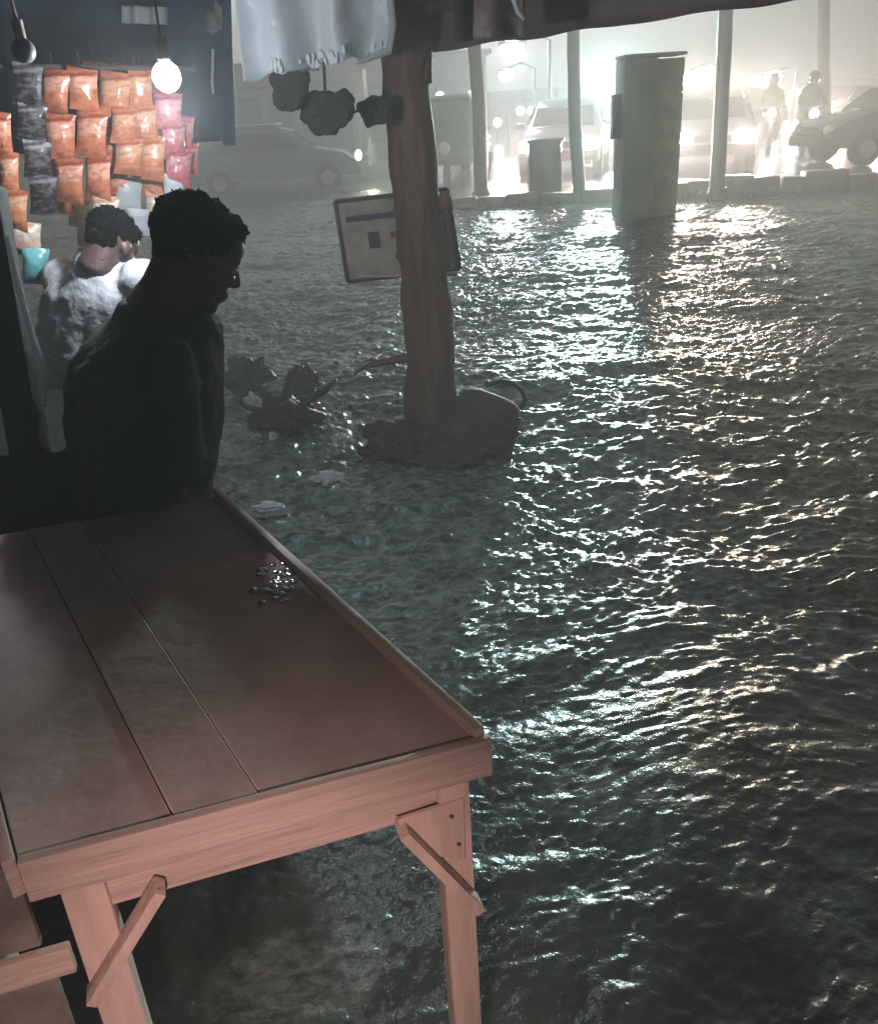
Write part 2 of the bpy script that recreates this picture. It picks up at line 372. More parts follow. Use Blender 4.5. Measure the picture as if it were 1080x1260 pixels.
# cabinet
c = aty(671, 230, 17.0)
cb = empty('street_cabinet', (c.x, c.y, 0.1), 'grey metal street cabinet standing on the kerb left of a slim pole', 'cabinet')
MB().box((c.x, c.y+.2, .5), (.58, .45, .9), bev=.02).build('cabinet_body', M['cardark'], cb)
MB().box((c.x, c.y+.2, .98), (.66, .53, .05), bev=.01).build('cabinet_lid', M['cardark'], cb)
MB().box((c.x, c.y-.035, .5), (.5, .02, .76), bev=.006).build('cabinet_door', M['steel'], cb)
MB().tube([(c.x+.18, c.y-.05, .45), (c.x+.18, c.y-.05, .58)], .012, 6).build('handle', M['frame'], cb)

# ------------------------------------------------------------------ vehicles
def lamp(loc, col, power, r=.1, spot=None, name='lamp', blend=.6, target=None):
    l = bpy.data.lights.new(name, 'SPOT' if spot else 'POINT'); l.color = col; l.energy = power; l.shadow_soft_size = r
    if spot: l.spot_size = R(spot); l.spot_blend = blend
    o = bpy.data.objects.new(name, l); COL.objects.link(o); o.location = loc
    if spot:
        t = Vector(target) - Vector(loc); o.rotation_euler = t.to_track_quat('-Z', 'Y').to_euler()
    return o
def car(loc, rz, label, paint, lit=True, kind='car', power=90, sc=1.0, tail=False):
    """hatchback; local +X is forward"""
    e = empty('parked_car' if not lit else 'car', loc, label, 'car', 'cars in the rain beyond the kerb', rz); e.scale = (sc, sc, sc)
    b = MB(); prof = [(-2.0, .35), (-2.05, .75), (-1.95, 1.0), (-1.6, 1.42), (-1.2, 1.52), (.1, 1.5), (.5, 1.38), (1.05, .98), (1.75, .86), (2.02, .66), (2.05, .35)]
    secs = []
    for yy, ins, dz in ((-.82, .0, 0), (-.78, .05, 0), (-.6, .0, .0)): pass
    rings = []
    for yv, sh in ((-.84, .88), (-.72, 1.0), (0, 1.02), (.72, 1.0), (.84, .88)):
        ring = []
        for (px, pz) in prof:
            y2 = yv
            if pz > 1.1: y2 = yv*(.84)
            zz = pz*sh if pz > 1.1 else pz*(1 if abs(yv) < .8 else .97)
            ring.append(b.bm.verts.new((px, y2, zz)))
        rings.append(ring)
    n = len(prof)
    for i in range(4):
        for j in range(n): b.bm.faces.new((rings[i][j], rings[i][(j+1) % n], rings[i+1][(j+1) % n], rings[i+1][j]))
    b.bm.faces.new(rings[0][::-1]); b.bm.faces.new(rings[-1])
    b.build('body', paint, e, ang=50)
    MB().poly([(.55, -.6, 1.365), (1.06, -.66, 1.015), (1.06, .66, 1.015), (.55, .6, 1.365)], .02).build('windscreen', M['glass'], e)
    MB().poly([(-1.98, -.6, 1.04), (-1.66, -.56, 1.40), (-1.66, .56, 1.40), (-1.98, .6, 1.04)], .02).build('rear_window', M['glass'], e)
    for sy in (-1, 1):
        MB().poly([(-1.5, sy*.845, 1.0), (-1.2, sy*.735, 1.36), (.1, sy*.735, 1.36), (.75, sy*.835, 1.0)], .015*sy, (0, 1, 0)).build('side_window', M['glass'], e)
        for wx in (-1.3, 1.3):
            w = MB().tube([(wx, sy*.68, .31), (wx, sy*.87, .31)], .31, 18).build('wheel', M['rubber'], e)
            h = MB().tube([(wx, sy*.865, .31), (wx, sy*.885, .31)], .17, 14).build('hub', M['carsilver'], e); 
            h.parent = w
        MB().ell((1.98, sy*.6, .68), (.09, .17, .1)).build('headlight', M['e_head'] if lit else M['white_paint'], e)
        MB().box((-2.03, sy*.68, .85), (.06, .2, .16), bev=.01).build('tail_light', M['e_tail'] if tail else M['redprint'], e)
        MB().box((.7, sy*.95, 1.02), (.1, .18, .12), bev=.02).build('mirror', paint, e)
    MB().box((2.03, 0, .45), (.12, 1.6, .2), bev=.03).build('bumper', M['frame'], e)
    MB().box((2.07, 0, .66), (.03, .7, .13), bev=.01).build('grille', M['frame'], e)
    if lit:
        for sy in (-1, 1):
            l = lamp((2.15, sy*.6, .68), (1, .78, .70), power*1.4, .09, 110, 'headlamp', .5, (10, sy*.6, .15)); l.parent = e
    return e
def gpos(px, d, z=.1): p = aty(px, 200, d); return (p.x, d, z)
def face(px, d): p = aty(px, 200, d); return math.atan2(-d, -p.x)     # heading toward the camera's side of the street
car(gpos(545, 23), face(545, 23)+.15, 'car with full beams seen just right of the big trunk post', M['carsilver'], power=239)
car(gpos(698, 21.5), face(698, 21.5)-.1, 'car with glaring headlights between the grey cabinet and the slim pole', M['carsilver'], power=644)
car(gpos(752, 26), face(752, 26)+.1, 'car with headlights just left of the wide pillar', M['cardark'], power=441)
car(gpos(868, 20.5), face(868, 20.5)+.05, 'car with dazzling headlights between the wide pillar and the leaning pole', M['carsilver'], power=772)
car(gpos(905, 33), face(905, 33)+2.7, 'far car with red tail lights right of the leaning pole', M['cardark'], lit=False, tail=True)
car(gpos(1030, 30), face(1030, 30)+.1, 'car with headlights behind the faint far pole', M['carsilver'], power=772)
car(gpos(1075, 27), face(1075, 27)-.2, 'far car with headlights at the right edge of view', M['carsilver'], power=644)
car(gpos(1108, 19.3), R(185), 'dark car cut off by the right edge of view', M['cardark'], lit=False)
c_ = car(gpos(338, 23.5, -.1), R(4), 'grey-blue car with painted roof highlight seen side-on through the haze left of the trunk post', M['carteal'], lit=False)
MB().box((-.5, 0, 1.545), (1.5, 1.2, .03), bev=.01).build('roof_highlight', M['white_paint'], c_)  # white slab stands in for the highlight along the roofline
MB().ell((2.08, -.6, .75), (.08, .14, .12)).build('headlight', emis('greenish_lamp', (.85, 1, .75), 8), c_)
l_ = lamp((2.35, -.8, .75), (.85, 1, .75), 25, .1, name='side_lamp'); l_.parent = c_
# green three-wheeler
p = aty(562, 250, 20.5)
ar = empty('three_wheeler', (p.x, 20.5, .1), 'green three-wheeled taxi with a tan lower body, half hidden behind the trunk post', 'taxi', None, R(-100))
b = MB(); prof = [(-.75, .35), (-.8, 1.1), (-.62, 1.62), (-.1, 1.78), (.55, 1.72), (.95, 1.45), (1.1, .95), (1.45, .7), (1.5, .35)]
rings = [[b.bm.verts.new((x, y*(.86 if z > 1.4 else 1), z*(1 if abs(y) < .5 else .975))) for x, z in prof] for y in (-.62, -.45, 0, .45, .62)]
for i in range(4):
    for j in range(9): b.bm.faces.new((rings[i][j], rings[i][(j+1) % 9], rings[i+1][(j+1) % 9], rings[i+1][j]))
b.bm.faces.new(rings[0][::-1]); b.bm.faces.new(rings[-1])
o = b.build('body', M['autogreen'], ar); mods(o, sub=1)
MB().poly([(.62, -.42, 1.66), (1.06, -.44, 1.05), (1.06, .44, 1.05), (.62, .42, 1.66)], .03).build('windscreen', M['glass'], ar)
MB().poly([(-.84, -.4, 1.05), (-.70, -.36, 1.5), (-.70, .36, 1.5), (-.84, .4, 1.05)], -.03).build('rear_window', M['autocanvas'], ar)
MB().box((-.82, 0, .62), (.06, 1.1, .4), bev=.02).build('rear_panel', M['autocanvas'], ar)
for sy in (-1, 1):
    MB().box((-.86, sy*.5, .8), (.05, .1, .1), bev=.01).build('tail_light', M['redprint'], ar)
    MB().tube([(-.4, sy*.5, .22), (-.4, sy*.62, .22)], .22, 16).build('wheel', M['rubber'], ar)
MB().tube([(1.3, -.05, .22), (1.3, .05, .22)], .22, 16).build('wheel', M['rubber'], ar)
MB().ell((1.5, 0, .75), (.05, .12, .12)).build('headlight', M['white_paint'], ar)

# motorbike with riders, far
def tiny_rider(px, d, label, facing):
    p = aty(px, 200, d)
    e = empty('motorbike', (p.x, d, .1), label, 'motorbike', 'motorbikes riding through the rain', facing)
    for wx in (-.62, .62):
        MB().tube([(wx, -.05, .3), (wx, .05, .3)], .3, 18).build('wheel', M['rubber'], e)
    MB().ell((.1, 0, .72), (.36, .14, .16)).box((-.35, 0, .8), (.6, .22, .1), bev=.03).box((0, 0, .45), (.5, .2, .3), bev=.05).build('frame', M['cardark'], e)
    MB().tube([(.62, 0, .3), (.42, 0, .95), (.38, 0, 1.05)], .03, 8).build('fork', M['steel'], e)
    MB().tube([(.32, -.32, 1.05), (.4, 0, 1.02), (.32, .32, 1.05)], .018, 8).build('handlebar', M['steel'], e)
    MB().ell((.55, 0, .9), (.07, .1, .1)).build('headlight', M['e_head'], e)
    l = lamp((.7, 0, .9), (1, .93, .85), 90, .08, 110, 'headlamp', .5, (10, 0, .1)); l.parent = e
    r = empty('person', (p.x, d, .1), 'helmeted rider in dark clothes on the '+('left' if px < 960 else 'right')+' motorbike of the pair', 'person', 'motorbike riders', facing)
    b = MB()
    b.tube([(-.25, 0, .78), (-.18, 0, 1.1), (-.08, 0, 1.35), (-.04, 0, 1.5)], [.27, .24, .25, .12], 12)
    b.ell((.0, 0, 1.62), (.13, .12, .15))
    for sy in (-1, 1):
        b.tube([(-.08, sy*.17, 1.38), (.08, sy*.27, 1.15), (.32, sy*.28, 1.07)], [.075, .06, .04], 8)
        b.tube([(-.25, sy*.1, .88), (.15, sy*.17, .82), (.1, sy*.15, .35), (.22, sy*.15, .3)], [.11, .09, .06, .05], 8)
    mods(b.build('body', M['trouser'], r), voxel=.03, smooth=.5)
    MB().ell((.01, 0, 1.64), (.15, .135, .15)).build('helmet', M['cardark'], r)
tiny_rider(943, 24, 'motorbike with a lit headlamp, left one of two beyond the kerb', math.atan2(-1, -.35))
tiny_rider(990, 22, 'motorbike with a lit headlamp, right one of two beyond the kerb', math.atan2(-1, -.25))

# ------------------------------------------------------------------ street lamps and buildings
def street_lamp(px, py, d, label, col, power, head=.22, mt='e_cool'):
    p = aty(px, py, d)
    e = empty('street_lamp', (p.x+.9, p.y, .1), label, 'street lamp', 'street lamps in the rain')
    MB().tube([(p.x+.9, p.y, 0), (p.x+.9, p.y, p.z+.15), (p.x+.5, p.y, p.z+.32), (p.x+.05, p.y, p.z+.2)], [.07, .055, .04, .035], 10).build('column', M['steel'], e)
    MB().box((p.x, p.y, p.z+.12), (head*2.2, head*1.2, .1), bev=.03).build('lamp_head', M['steel'], e)
    MB().ell((p.x, p.y, p.z), (head, head*.7, head*.7)).build('lamp_glass', M[mt], e)
    lamp((p.x, p.y-.2, p.z-.1), col, power, head*.8, name='street_light').parent = None
CO = (.66, .96, 1.0); WA = (1, .86, .72)
street_lamp(630, 60, 24, 'high bright street lamp right of the hazy slim pole, nearest under the awning edge', CO, 350, .30)
street_lamp(623, 92, 32, 'smaller street lamp directly below the highest bright lamp', CO, 200, .26)
street_lamp(741, 92, 26, 'upper of two street lamps left of the wide pillar', CO, 420, .24)
street_lamp(741, 121, 31, 'lower of two street lamps left of the wide pillar', CO, 250, .28)
street_lamp(845, 97, 24, 'warm white street lamp between the wide pillar and the leaning pole', WA, 450, .24)
street_lamp(929, 98, 40, 'faint small street lamp, left one of the pair right of the leaning pole', CO, 200, .2)
street_lamp(951, 95, 38, 'faint small street lamp, right one of the pair right of the leaning pole', CO, 300, .34)
street_lamp(978, 112, 44, 'faintest far street lamp near the far pole', CO, 150, .25)

def flood(px, py, d, col, power, cone, tgt):  # extra spots added at two street lamp heads to brighten the water
    p = aty(px, py, d); lamp((p.x, p.y-.25, p.z+.05), col, power, .2, cone, 'water_fill_spot', .9, tgt)
flood(741, 92, 26, (.64, .98, .93), 27000, 30, (2.1, 6.0, -.6))
flood(845, 97, 24, (1, .92, .66), 20000, 25, (4.2, 7.0, -.5))
def building(x0, x1, ytop, d, label, mt, rows=2, cols=5, depth=6, litp=.25, base=.1):
    a = aty(x0, 150, d); b = aty(x1, 150, d); t = aty((x0+x1)/2, ytop, d)
    e = empty('building', ((a.x+b.x)/2, d, base), label, 'building', 'hazy buildings across the road')
    W = b.x-a.x; H = t.z-base; cx = (a.x+b.x)/2
    MB().box((cx, d+depth/2, base+H/2), (W, depth, H)).build('wall', mt, e)
    MB().box((cx, d+depth/2, base+H+.1), (W+.5, depth+.5, .2), bev=.02).build('roof_slab', M['bld2'], e)
    MB().box((cx, d-.55, base+2.35 if H > 3 else base+H*.8), (W*.96, 1.1, .08), bev=.01).build('canopy', M['shutter'], e)
    for r in range(rows):
        for c in range(cols):
            wx = cx-W/2+(c+.5)*W/cols; wz = base+1.15+r*(2.6) if r else base+1.1
            if wz+.8 > base+H: continue
            lit = random.random() < litp
            f = MB().box((wx, d-.03, wz), (W/cols*.66, .06, 1.5 if r else 2.0), bev=.01).build('window', M['frame'], e)
            q = MB().box((wx, d-.064, wz), (W/cols*.58, .02, 1.3 if r else 1.8)).build('pane', M['e_warm'] if lit and r == 0 else M['shutter'], f)
            q.location = (0, 0, 0)
building(180, 440, 85, 34, 'brown low building hazy behind the faded van', M['bld'], 2, 7, litp=.15)
building(455, 600, 70, 44, 'pale block hazy behind the trunk post', M['bld'], 2, 5, litp=.4)
building(610, 770, 112, 52, 'far building block with four lamps over its canopy', M['bld2'], 1, 6, litp=.5)
building(860, 1000, 135, 60, 'low far building right of the leaning pole', M['bld2'], 1, 6, litp=.6)
building(1015, 1160, 120, 50, 'low far building at the right edge of view', M['bld'], 1, 6, litp=.7)
for px in (640, 654, 668, 685):
    p = aty(px, 136, 36)
    e = empty('shop_lamp', p, 'small round shop lamp in the row of four right of the hazy slim pole', 'lamp', 'row of four shop lamps')
    MB().ell(p, (.17, .17, .17)).build('lamp_globe', M['e_shop'], e)
    MB().tube([p+Vector((0, 0, .15)), p+Vector((0, 0, .6))], .03, 8).build('stem', M['steel'], e)
M['e_far'] = emis('lit_far_lamp', (1, .88, .78), 30)
for px, py, d_ in ((905, 150, 37), (862, 118, 40), (1002, 146, 36), (541, 118, 38), (612, 150, 38), (726, 140, 34), (968, 124, 42), (1046, 128, 38)):
    p = aty(px, py, d_)
    e = empty('far_lamp', p, 'small blurred warm light in the haze across the road', 'lamp', 'small far lights across the road')
    MB().ell(p, (.16, .12, .16)).build('lamp_globe', M['e_far'], e)
    MB().tube([p+Vector((0, .1, .1)), p+Vector((0, .3, .3)), Vector((p.x, p.y+.3, .1))], .035, 8).build('lamp_post', M['steel'], e)
p0 = aty(625, 122, 36); p1 = aty(700, 122, 36)
e = empty('lamp_gantry', ((p0.x+p1.x)/2, 36, .1), 'thin beam on two posts carrying four shop lamps', 'lamp frame')
MB().beam(p0, p1, .08, .08).build('beam', M['steel'], e)
MB().tube([(p0.x, 36, 0), p0], .05, 8).build('post', M['steel'], e); MB().tube([(p1.x, 36, 0), p1], .05, 8).build('post', M['steel'], e)

# ------------------------------------------------------------------ wooden table
TF = atz(20, 1065, .8); TR = atz(605, 910, .8); TB = atz(270, 606, .8)
u = (TR-TF).normalized(); v = (TB-TR).normalized(); Z = Vector((0, 0, 1))
TL = TF + v*(TB-TR).length
nrm = Vector((u.y, -u.x, 0)); nr2 = Vector((-v.y, v.x, 0))
if nr2.x < 0: nr2 = -nr2
tb = empty('wooden_table', (TF+TB)/2-Vector((0, 0, .8)), 'large pale wooden stall table with raised rim and braced legs, standing in the flood', 'table')
def at2(a, b, z): q = TF + u*a + v*b; return Vector((q.x, q.y, z))
UL = (TR-TF).length; VL = (TB-TR).length
# tabletop boards with seams
seams = [.0]
def seam_u(px, py): q = atz(px, py, .775); d = q-TF; det = u.x*v.y-u.y*v.x; return (d.x*v.y-d.y*v.x)/det
sa = seam_u(210, 1005); sb = seam_u(315, 980)
edges = [.004, sa, sb, UL-.018]
top = MB()
for i in range(3):
    a0 = edges[i]+(.0015 if i else 0); a1 = edges[i+1]-(.0015 if i < 2 else 0)
    dz = (.0, .002, -.001)[i]
    pts = [at2(a0, .0185, .771), at2(a1, .0185, .771), at2(a1, VL-.018, .771), at2(a0, VL-.018, .771)]
    top.poly(pts, .024+dz, (0, 0, 1))
bmesh.ops.bevel(top.bm, geom=top.bm.edges[:], offset=.0015, segments=1, affect='EDGES')
top.build('tabletop', M['top'], tb)
def rim(a, b, off, zt, zb, th, nm='rim_board', bev=.003):
    d = (b-a).normalized(); n = Vector((d.y, -d.x, 0))
    pts = []
    m = MB(); c = (a+b)/2; c.z = (zt+zb)/2
    rot = Matrix.Rotation(math.atan2(d.y, d.x), 3, 'Z')
    m.box(c+n*off, ((b-a).length, th, zt-zb), rot, bev)
    # slight hand-sawn unevenness
    for vv in m.bm.verts: vv.co.z += .003*noise.noise(vv.co*5)
    return m.build(nm, M['wood'], tb)
def sub(mb_o, n=1): return mb_o
rim(at2(0, 0, 0), at2(UL, 0, 0), -.009, .80, .728, .018)
rim(at2(UL, .0185, 0), at2(UL, VL, 0), -.009, .815, .728, .018)
rim(at2(0, .0185, 0), at2(0, VL, 0), -.009, .798, .73, .018)
rim(at2(.02, VL, 0), at2(UL-.02, VL, 0), -.009, .776, .71, .018)
# apron set back beneath
rim(at2(.10, .035, 0), at2(UL-.06, .035, 0), 0, .7265, .66, .022, 'apron')
rim(at2(UL-.05, .09, 0), at2(UL-.05, VL-.06, 0), 0, .7265, .665, .02, 'apron')
rim(at2(.05, .09, 0), at2(.05, VL-.06, 0), 0, .7265, .665, .02, 'apron')
def leg(a, b, w=.055, wb=.048):
    p = at2(a, b, 0)
    rot = Matrix.Rotation(math.atan2(u.y, u.x), 3, 'Z')
    m = MB().box((p.x, p.y, .16), (w, .045, 1.13), rot, .004)
    return m.build('leg', M['wood_up'], tb)
leg(UL-.055, .033, .052); leg(.075, .033, .06); leg(UL-.06, VL-.06); leg(.07, VL-.06)
# front gusset and braces
def brace(p0, p1, off, w=.034, th=.018):
    a = at2(p0[0], off, p0[1]); b = at2(p1[0], off, p1[1])
    MB().beam(a, b, th, w, .003, up=(u.x, u.y, 0) if False else tuple(Vector((u.y, -u.x, 0)))).build('brace', M['wood_up'], tb)
def on_front(px, py, off=.0):
    base = at2(0, off, 0); n = Vector((u.y, -u.x, 0)); d = ray(px, py); t = (base-CP).dot(n)/d.dot(n); q = CP+d*t
    return ((q-base).dot(u), q.z)
brace(on_front(492, 1018), on_front(586, 1112), -.004, .04)
brace(on_front(196, 1088), on_front(112, 1225), -.004, .036)
# gusset plate above right leg
g0 = [on_front(*q, off=.0) for q in ((488, 1012), (572, 985), (574, 1060), (540, 1056))]
MB().poly([at2(a, .004, z) for a, z in g0], .006, Vector((-u.y, u.x, 0))).build('gusset', M['wood_up'], tb)
for q in ((556, 1006), (565, 1040)):
    a, z = on_front(*q); MB().tube([at2(a, -.001, z), at2(a, .005, z)], .003, 8).build('nail', M['steel'], tb)
# wet patch with droplets on the far right of the tabletop
wp = MB(); ctr = atz(342, 720, .796)
for i in range(130):
    a = random.uniform(0, 2*math.pi); rr = abs(random.gauss(0, 1)); q = ctr + Vector((rr*.022*math.cos(a), rr*.045*math.sin(a), 0))
    s_ = random.uniform(.003, .0085)
    wp.ell((q.x, q.y, .796), (s_*random.uniform(1, 1.8), s_*random.uniform(1, 1.8), s_*.16), u=12, v=8)
M['drop'] = mat('rain_drops', (.85, .88, .9), .08, spec=1, coat=1)  # white base stands in for bright reflections in the drips
M['bead'] = mat('water_bead', (.10, .085, .085), .07, spec=1, coat=1)
wp.build('water_beads', M['bead'], None); tag(bpy.data.objects['water_beads'], 'patch of glinting water beads on the far right of the tabletop', 'water drops', kind='stuff')

# ------------------------------------------------------------------ neighbouring counter, lower left
nb = empty('side_counter', at2(-.3, .1, 0)-Vector((0, 0, 0)), 'grey-brown plywood counter butted against the left end of the pale table', 'counter')
def cbox(a0, a1, b0, b1, z0, z1, nm, mt, bev=.003):
    c = at2((a0+a1)/2, (b0+b1)/2, (z0+z1)/2); rot = Matrix.Rotation(math.atan2(u.y, u.x), 3, 'Z')
    MB().box(c, (a1-a0, b1-b0, z1-z0), rot, bev).build(nm, mt, nb)
cbox(-.9, -.012, .02, 1.0, .765, .787, 'counter_top', M['top'])
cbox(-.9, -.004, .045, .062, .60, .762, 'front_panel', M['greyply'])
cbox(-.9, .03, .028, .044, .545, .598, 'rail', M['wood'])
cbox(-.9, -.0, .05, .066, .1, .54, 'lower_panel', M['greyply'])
cbox(-.1, -.05, .07, .12, -.4, .76, 'leg', M['wood'])
cbox(-.85, -.8, .07, .12, -.4, .76, 'leg', M['wood'])

# ------------------------------------------------------------------ big trunk post
tc0 = atz(530, 545, -.05)
TY = tc0.y
ctrl = [(533, 600), (531, 540), (529, 480), (530, 430), (524, 370), (520, 320), (514, 260), (508, 200), (502, 140), (498, 90), (497, 50), (497, 10)]
wid = [86, 74, 62, 60, 60, 60, 58, 58, 58, 57, 57, 57]
pts = []; rad = []
for (x, y), w_ in zip(ctrl, wid):
    q = aty(x, y, TY); pts.append(q); rad.append(w_/2/F*(q-CP).dot(FW))
P2 = []; R2 = []
for i in range(len(pts)-1):
    for t in range(5): P2.append(pts[i].lerp(pts[i+1], t/5)); R2.append(rad[i]*(1-t/5)+rad[i+1]*t/5)
P2.append(pts[-1]); R2.append(rad[-1])
tk = empty('trunk_post', (tc0.x, tc0.y, 0), 'thick rough tree-trunk post holding up the awning, leaning in the flood', 'post')
MB().tube(P2, R2, 40, jit=.15, seed=3).build('trunk', M['bark'], tk)
for (x, y, rr) in ((548, 250, .035), (550, 440, .04), (518, 180, .03)):
    MB().ell(aty(x, y, TY-.06), (rr, rr*.8, rr*1.6), jit=.3).build('knot', M['bark'], tk)
b = MB().tube([aty(526, 100, TY-.1), aty(527, 62, TY-.02)], [.022, .018], 10)
b.build('branch_stub', M['bark'], tk)
# stick left of the trunk
e = empty('broken_branch', aty(470, 448, TY), 'thin dark broken branch sticking out left of the trunk post over the water', 'branch')
MB().tube([aty(502, 440, TY), aty(470, 446, TY), aty(447, 452, TY+.02), aty(436, 460, TY+.03)], [.025, .018, .012, .006], 8, jit=.3).build('stick', M['bark'], e)
MB().tube([aty(470, 446, TY), aty(456, 442, TY+.02), aty(446, 445, TY+.03)], [.01, .007, .004], 6).build('twig', M['bark'], e)

# sign board behind the trunk
DB = TY+.22
bl = [aty(x, y, DB) for x, y in ((412, 247), (550, 232), (566, 330), (428, 346))]
BR = [q+Vector((0, .10, 0)) for q in bl]
ux = (bl[1]-bl[0]).normalized(); uz = (bl[0]-bl[3]).normalized(); un = ux.cross(uz).normalized()
if un.y > 0: un = -un
sg = empty('sign_box', (bl[3]+bl[2])/2, 'faded tan advertising box with dark frame hung behind the trunk post', 'sign')
MB().poly(bl, .10, (0, 1, 0)).build('sign_panel', M['board'], sg)
f = MB(); k = 0
for i in range(4):
    a = bl[i]-Vector((0, .012, 0)); c = bl[(i+1) % 4]-Vector((0, .012, 0)); f.beam(a, c, .02, .02, .002, up=(0, 1, 0))
f.build('sign_frame', M['frame'], sg)
def onb(s, t, dy=.014):
    q = bl[0].lerp(bl[1], s).lerp(bl[3].lerp(bl[2], s), t); return q-Vector((0, dy, 0))
def patch(s0, s1, t0, t1, m, nm='print'):
    MB().poly([onb(s0, t0, .006), onb(s1, t0, .006), onb(s1, t1, .006), onb(s0, t1, .006)], .004, (0, 1, 0)).build(nm, m, sg)
patch(.07, .5, .20, .27, M['darkprint'], 'print'); patch(.50, .66, .19, .28, M['redprint'])
patch(.24, .34, .42, .62, M['darkprint']); patch(.44, .62, .44, .52, M['redprint'])
q = onb(.50, .75, .010); MB().ell(q, (.028, .004, .026)).build('print', M['darkprint'], sg)
MB().poly([aty(x, y, DB-.05) for x, y in ((545, 236), (551, 235), (560, 330), (553, 332))], .06, (0, 1, 0)).build('sign_edge', M['boardside'], sg)
MB().poly([onb(.1, .93, .02), onb(.96, 1.03, .06), onb(.96, 1.07, .06), onb(.1, .96, .02)], .02, (0, 1, 0)).build('bottom_tray', M['boardside'], sg)

# tub by the base of the trunk, and an added mound for its reflection
q = aty(597, 512, TY-.10)
tu = empty('plastic_tub', (q.x, q.y, 0), 'upturned brown tub wedged at the right foot of the trunk post in the flood', 'tub')
rot = Matrix.Rotation(R(24), 3, 'Y') @ Matrix.Rotation(R(-14), 3, 'X')
b = MB(); prof = [(.0, .16), (.12, .155), (.165, .125), (.19, .06), (.205, -.05), (.215, -.13), (.23, -.14), (.23, -.16)]
rings = []
for r_, z_ in prof:
    rings.append([b.bm.verts.new(q+rot@Vector((max(r_, .001)*math.cos(2*math.pi*k/32), .85*max(r_, .001)*math.sin(2*math.pi*k/32), z_*.95-.02))) for k in range(32)])
for i in range(len(rings)-1):
    for k in range(32): b.bm.faces.new((rings[i][k], rings[i][(k+1) % 32], rings[i+1][(k+1) % 32], rings[i+1][k]))
b.build('shell', M['tub'], tu)
for z_, r_ in ((-.10, .214), (.0, .200), (.075, .186)):
    MB().tube([q+rot@Vector((r_*math.cos(2*math.pi*k/32), .85*r_*math.sin(2*math.pi*k/32), z_*.95-.02)) for k in range(33)], .007, 8).build('hoop', M['tub'], tu)
MB().tube([aty(x, y, TY-.18) for x, y in ((598, 474), (616, 469), (632, 472), (642, 480), (646, 492), (640, 503))], [.012, .014, .014, .013, .012, .01], 10).build('handle', M['frame'], tu)
e = empty('reflection_mound', atz(515, 560, 0), 'added reddish brown mound standing in for the reflection and shadow of the trunk post', 'sack')  # mound added in place of the trunk's reflection and shadow on the water
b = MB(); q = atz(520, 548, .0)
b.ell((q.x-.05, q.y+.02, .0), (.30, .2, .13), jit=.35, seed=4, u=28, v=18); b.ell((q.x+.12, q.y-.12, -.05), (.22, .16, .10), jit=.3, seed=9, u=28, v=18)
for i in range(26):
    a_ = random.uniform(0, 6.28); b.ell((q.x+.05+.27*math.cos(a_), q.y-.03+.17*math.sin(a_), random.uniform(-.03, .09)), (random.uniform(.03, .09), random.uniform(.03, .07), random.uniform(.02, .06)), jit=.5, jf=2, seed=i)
so = b.build('mound_body', M['sack'], e); mods(so, voxel=.010, smooth=.4, it=2)
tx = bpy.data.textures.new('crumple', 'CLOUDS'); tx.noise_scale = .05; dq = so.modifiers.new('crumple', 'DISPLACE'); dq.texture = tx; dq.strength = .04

# hanging bundles under the awning
def bundle(pts_px, d, label, seed, thick=.05, tie=None, m='bundle'):
    cx_ = sum(x for x, y in pts_px)/len(pts_px); cy_ = sum(y for x, y in pts_px)/len(pts_px)
    e = empty('hanging_bundle', aty(cx_, cy_, d), label, 'bundle', 'dark bundles hanging under the awning')
    b = MB()
    b.poly([aty(x, y, d-thick/2) for x, y in pts_px], thick, (0, 1, 0))
    o = b.build('cloth', M[m], e); mods(o, voxel=.008, smooth=.5, it=3)
    tt = bpy.data.textures.new('lumps', 'CLOUDS'); tt.noise_scale = .035
    dm = o.modifiers.new('lumps', 'DISPLACE'); dm.texture = tt; dm.strength = .035; dm.mid_level = .5
    if tie:
        MB().tube([aty(x, y, d) for x, y in tie], .006, 8).build('cord', M['frame'], e)
    return e
bundle([(331, 90), (348, 88), (352, 110), (354, 88), (378, 88), (378, 112), (366, 132), (352, 138), (338, 130)], 4.05, 'small grey drooping bundle hanging at the left under the white plastic sheet', 1, .06, [(345, 92), (345, 78)])
bundle([(380, 112), (410, 114), (424, 110), (434, 120), (432, 142), (424, 152), (414, 158), (412, 165), (386, 165), (379, 154), (369, 145), (370, 122)], 4.2, 'largest dark lumpy bundle, middle of the three hanging left of the trunk post', 2, .12, [(400, 114), (398, 70)])
bundle([(438, 128), (455, 119), (473, 118), (478, 130), (476, 148), (452, 157), (444, 142)], 4.45, 'dark bundle tied against the left side of the trunk post', 3, .1, [(434, 138), (446, 134), (470, 122)])

# ------------------------------------------------------------------ awnings
e1 = aty(300, 100, 4.0); e2 = aty(482, 64, 4.35)
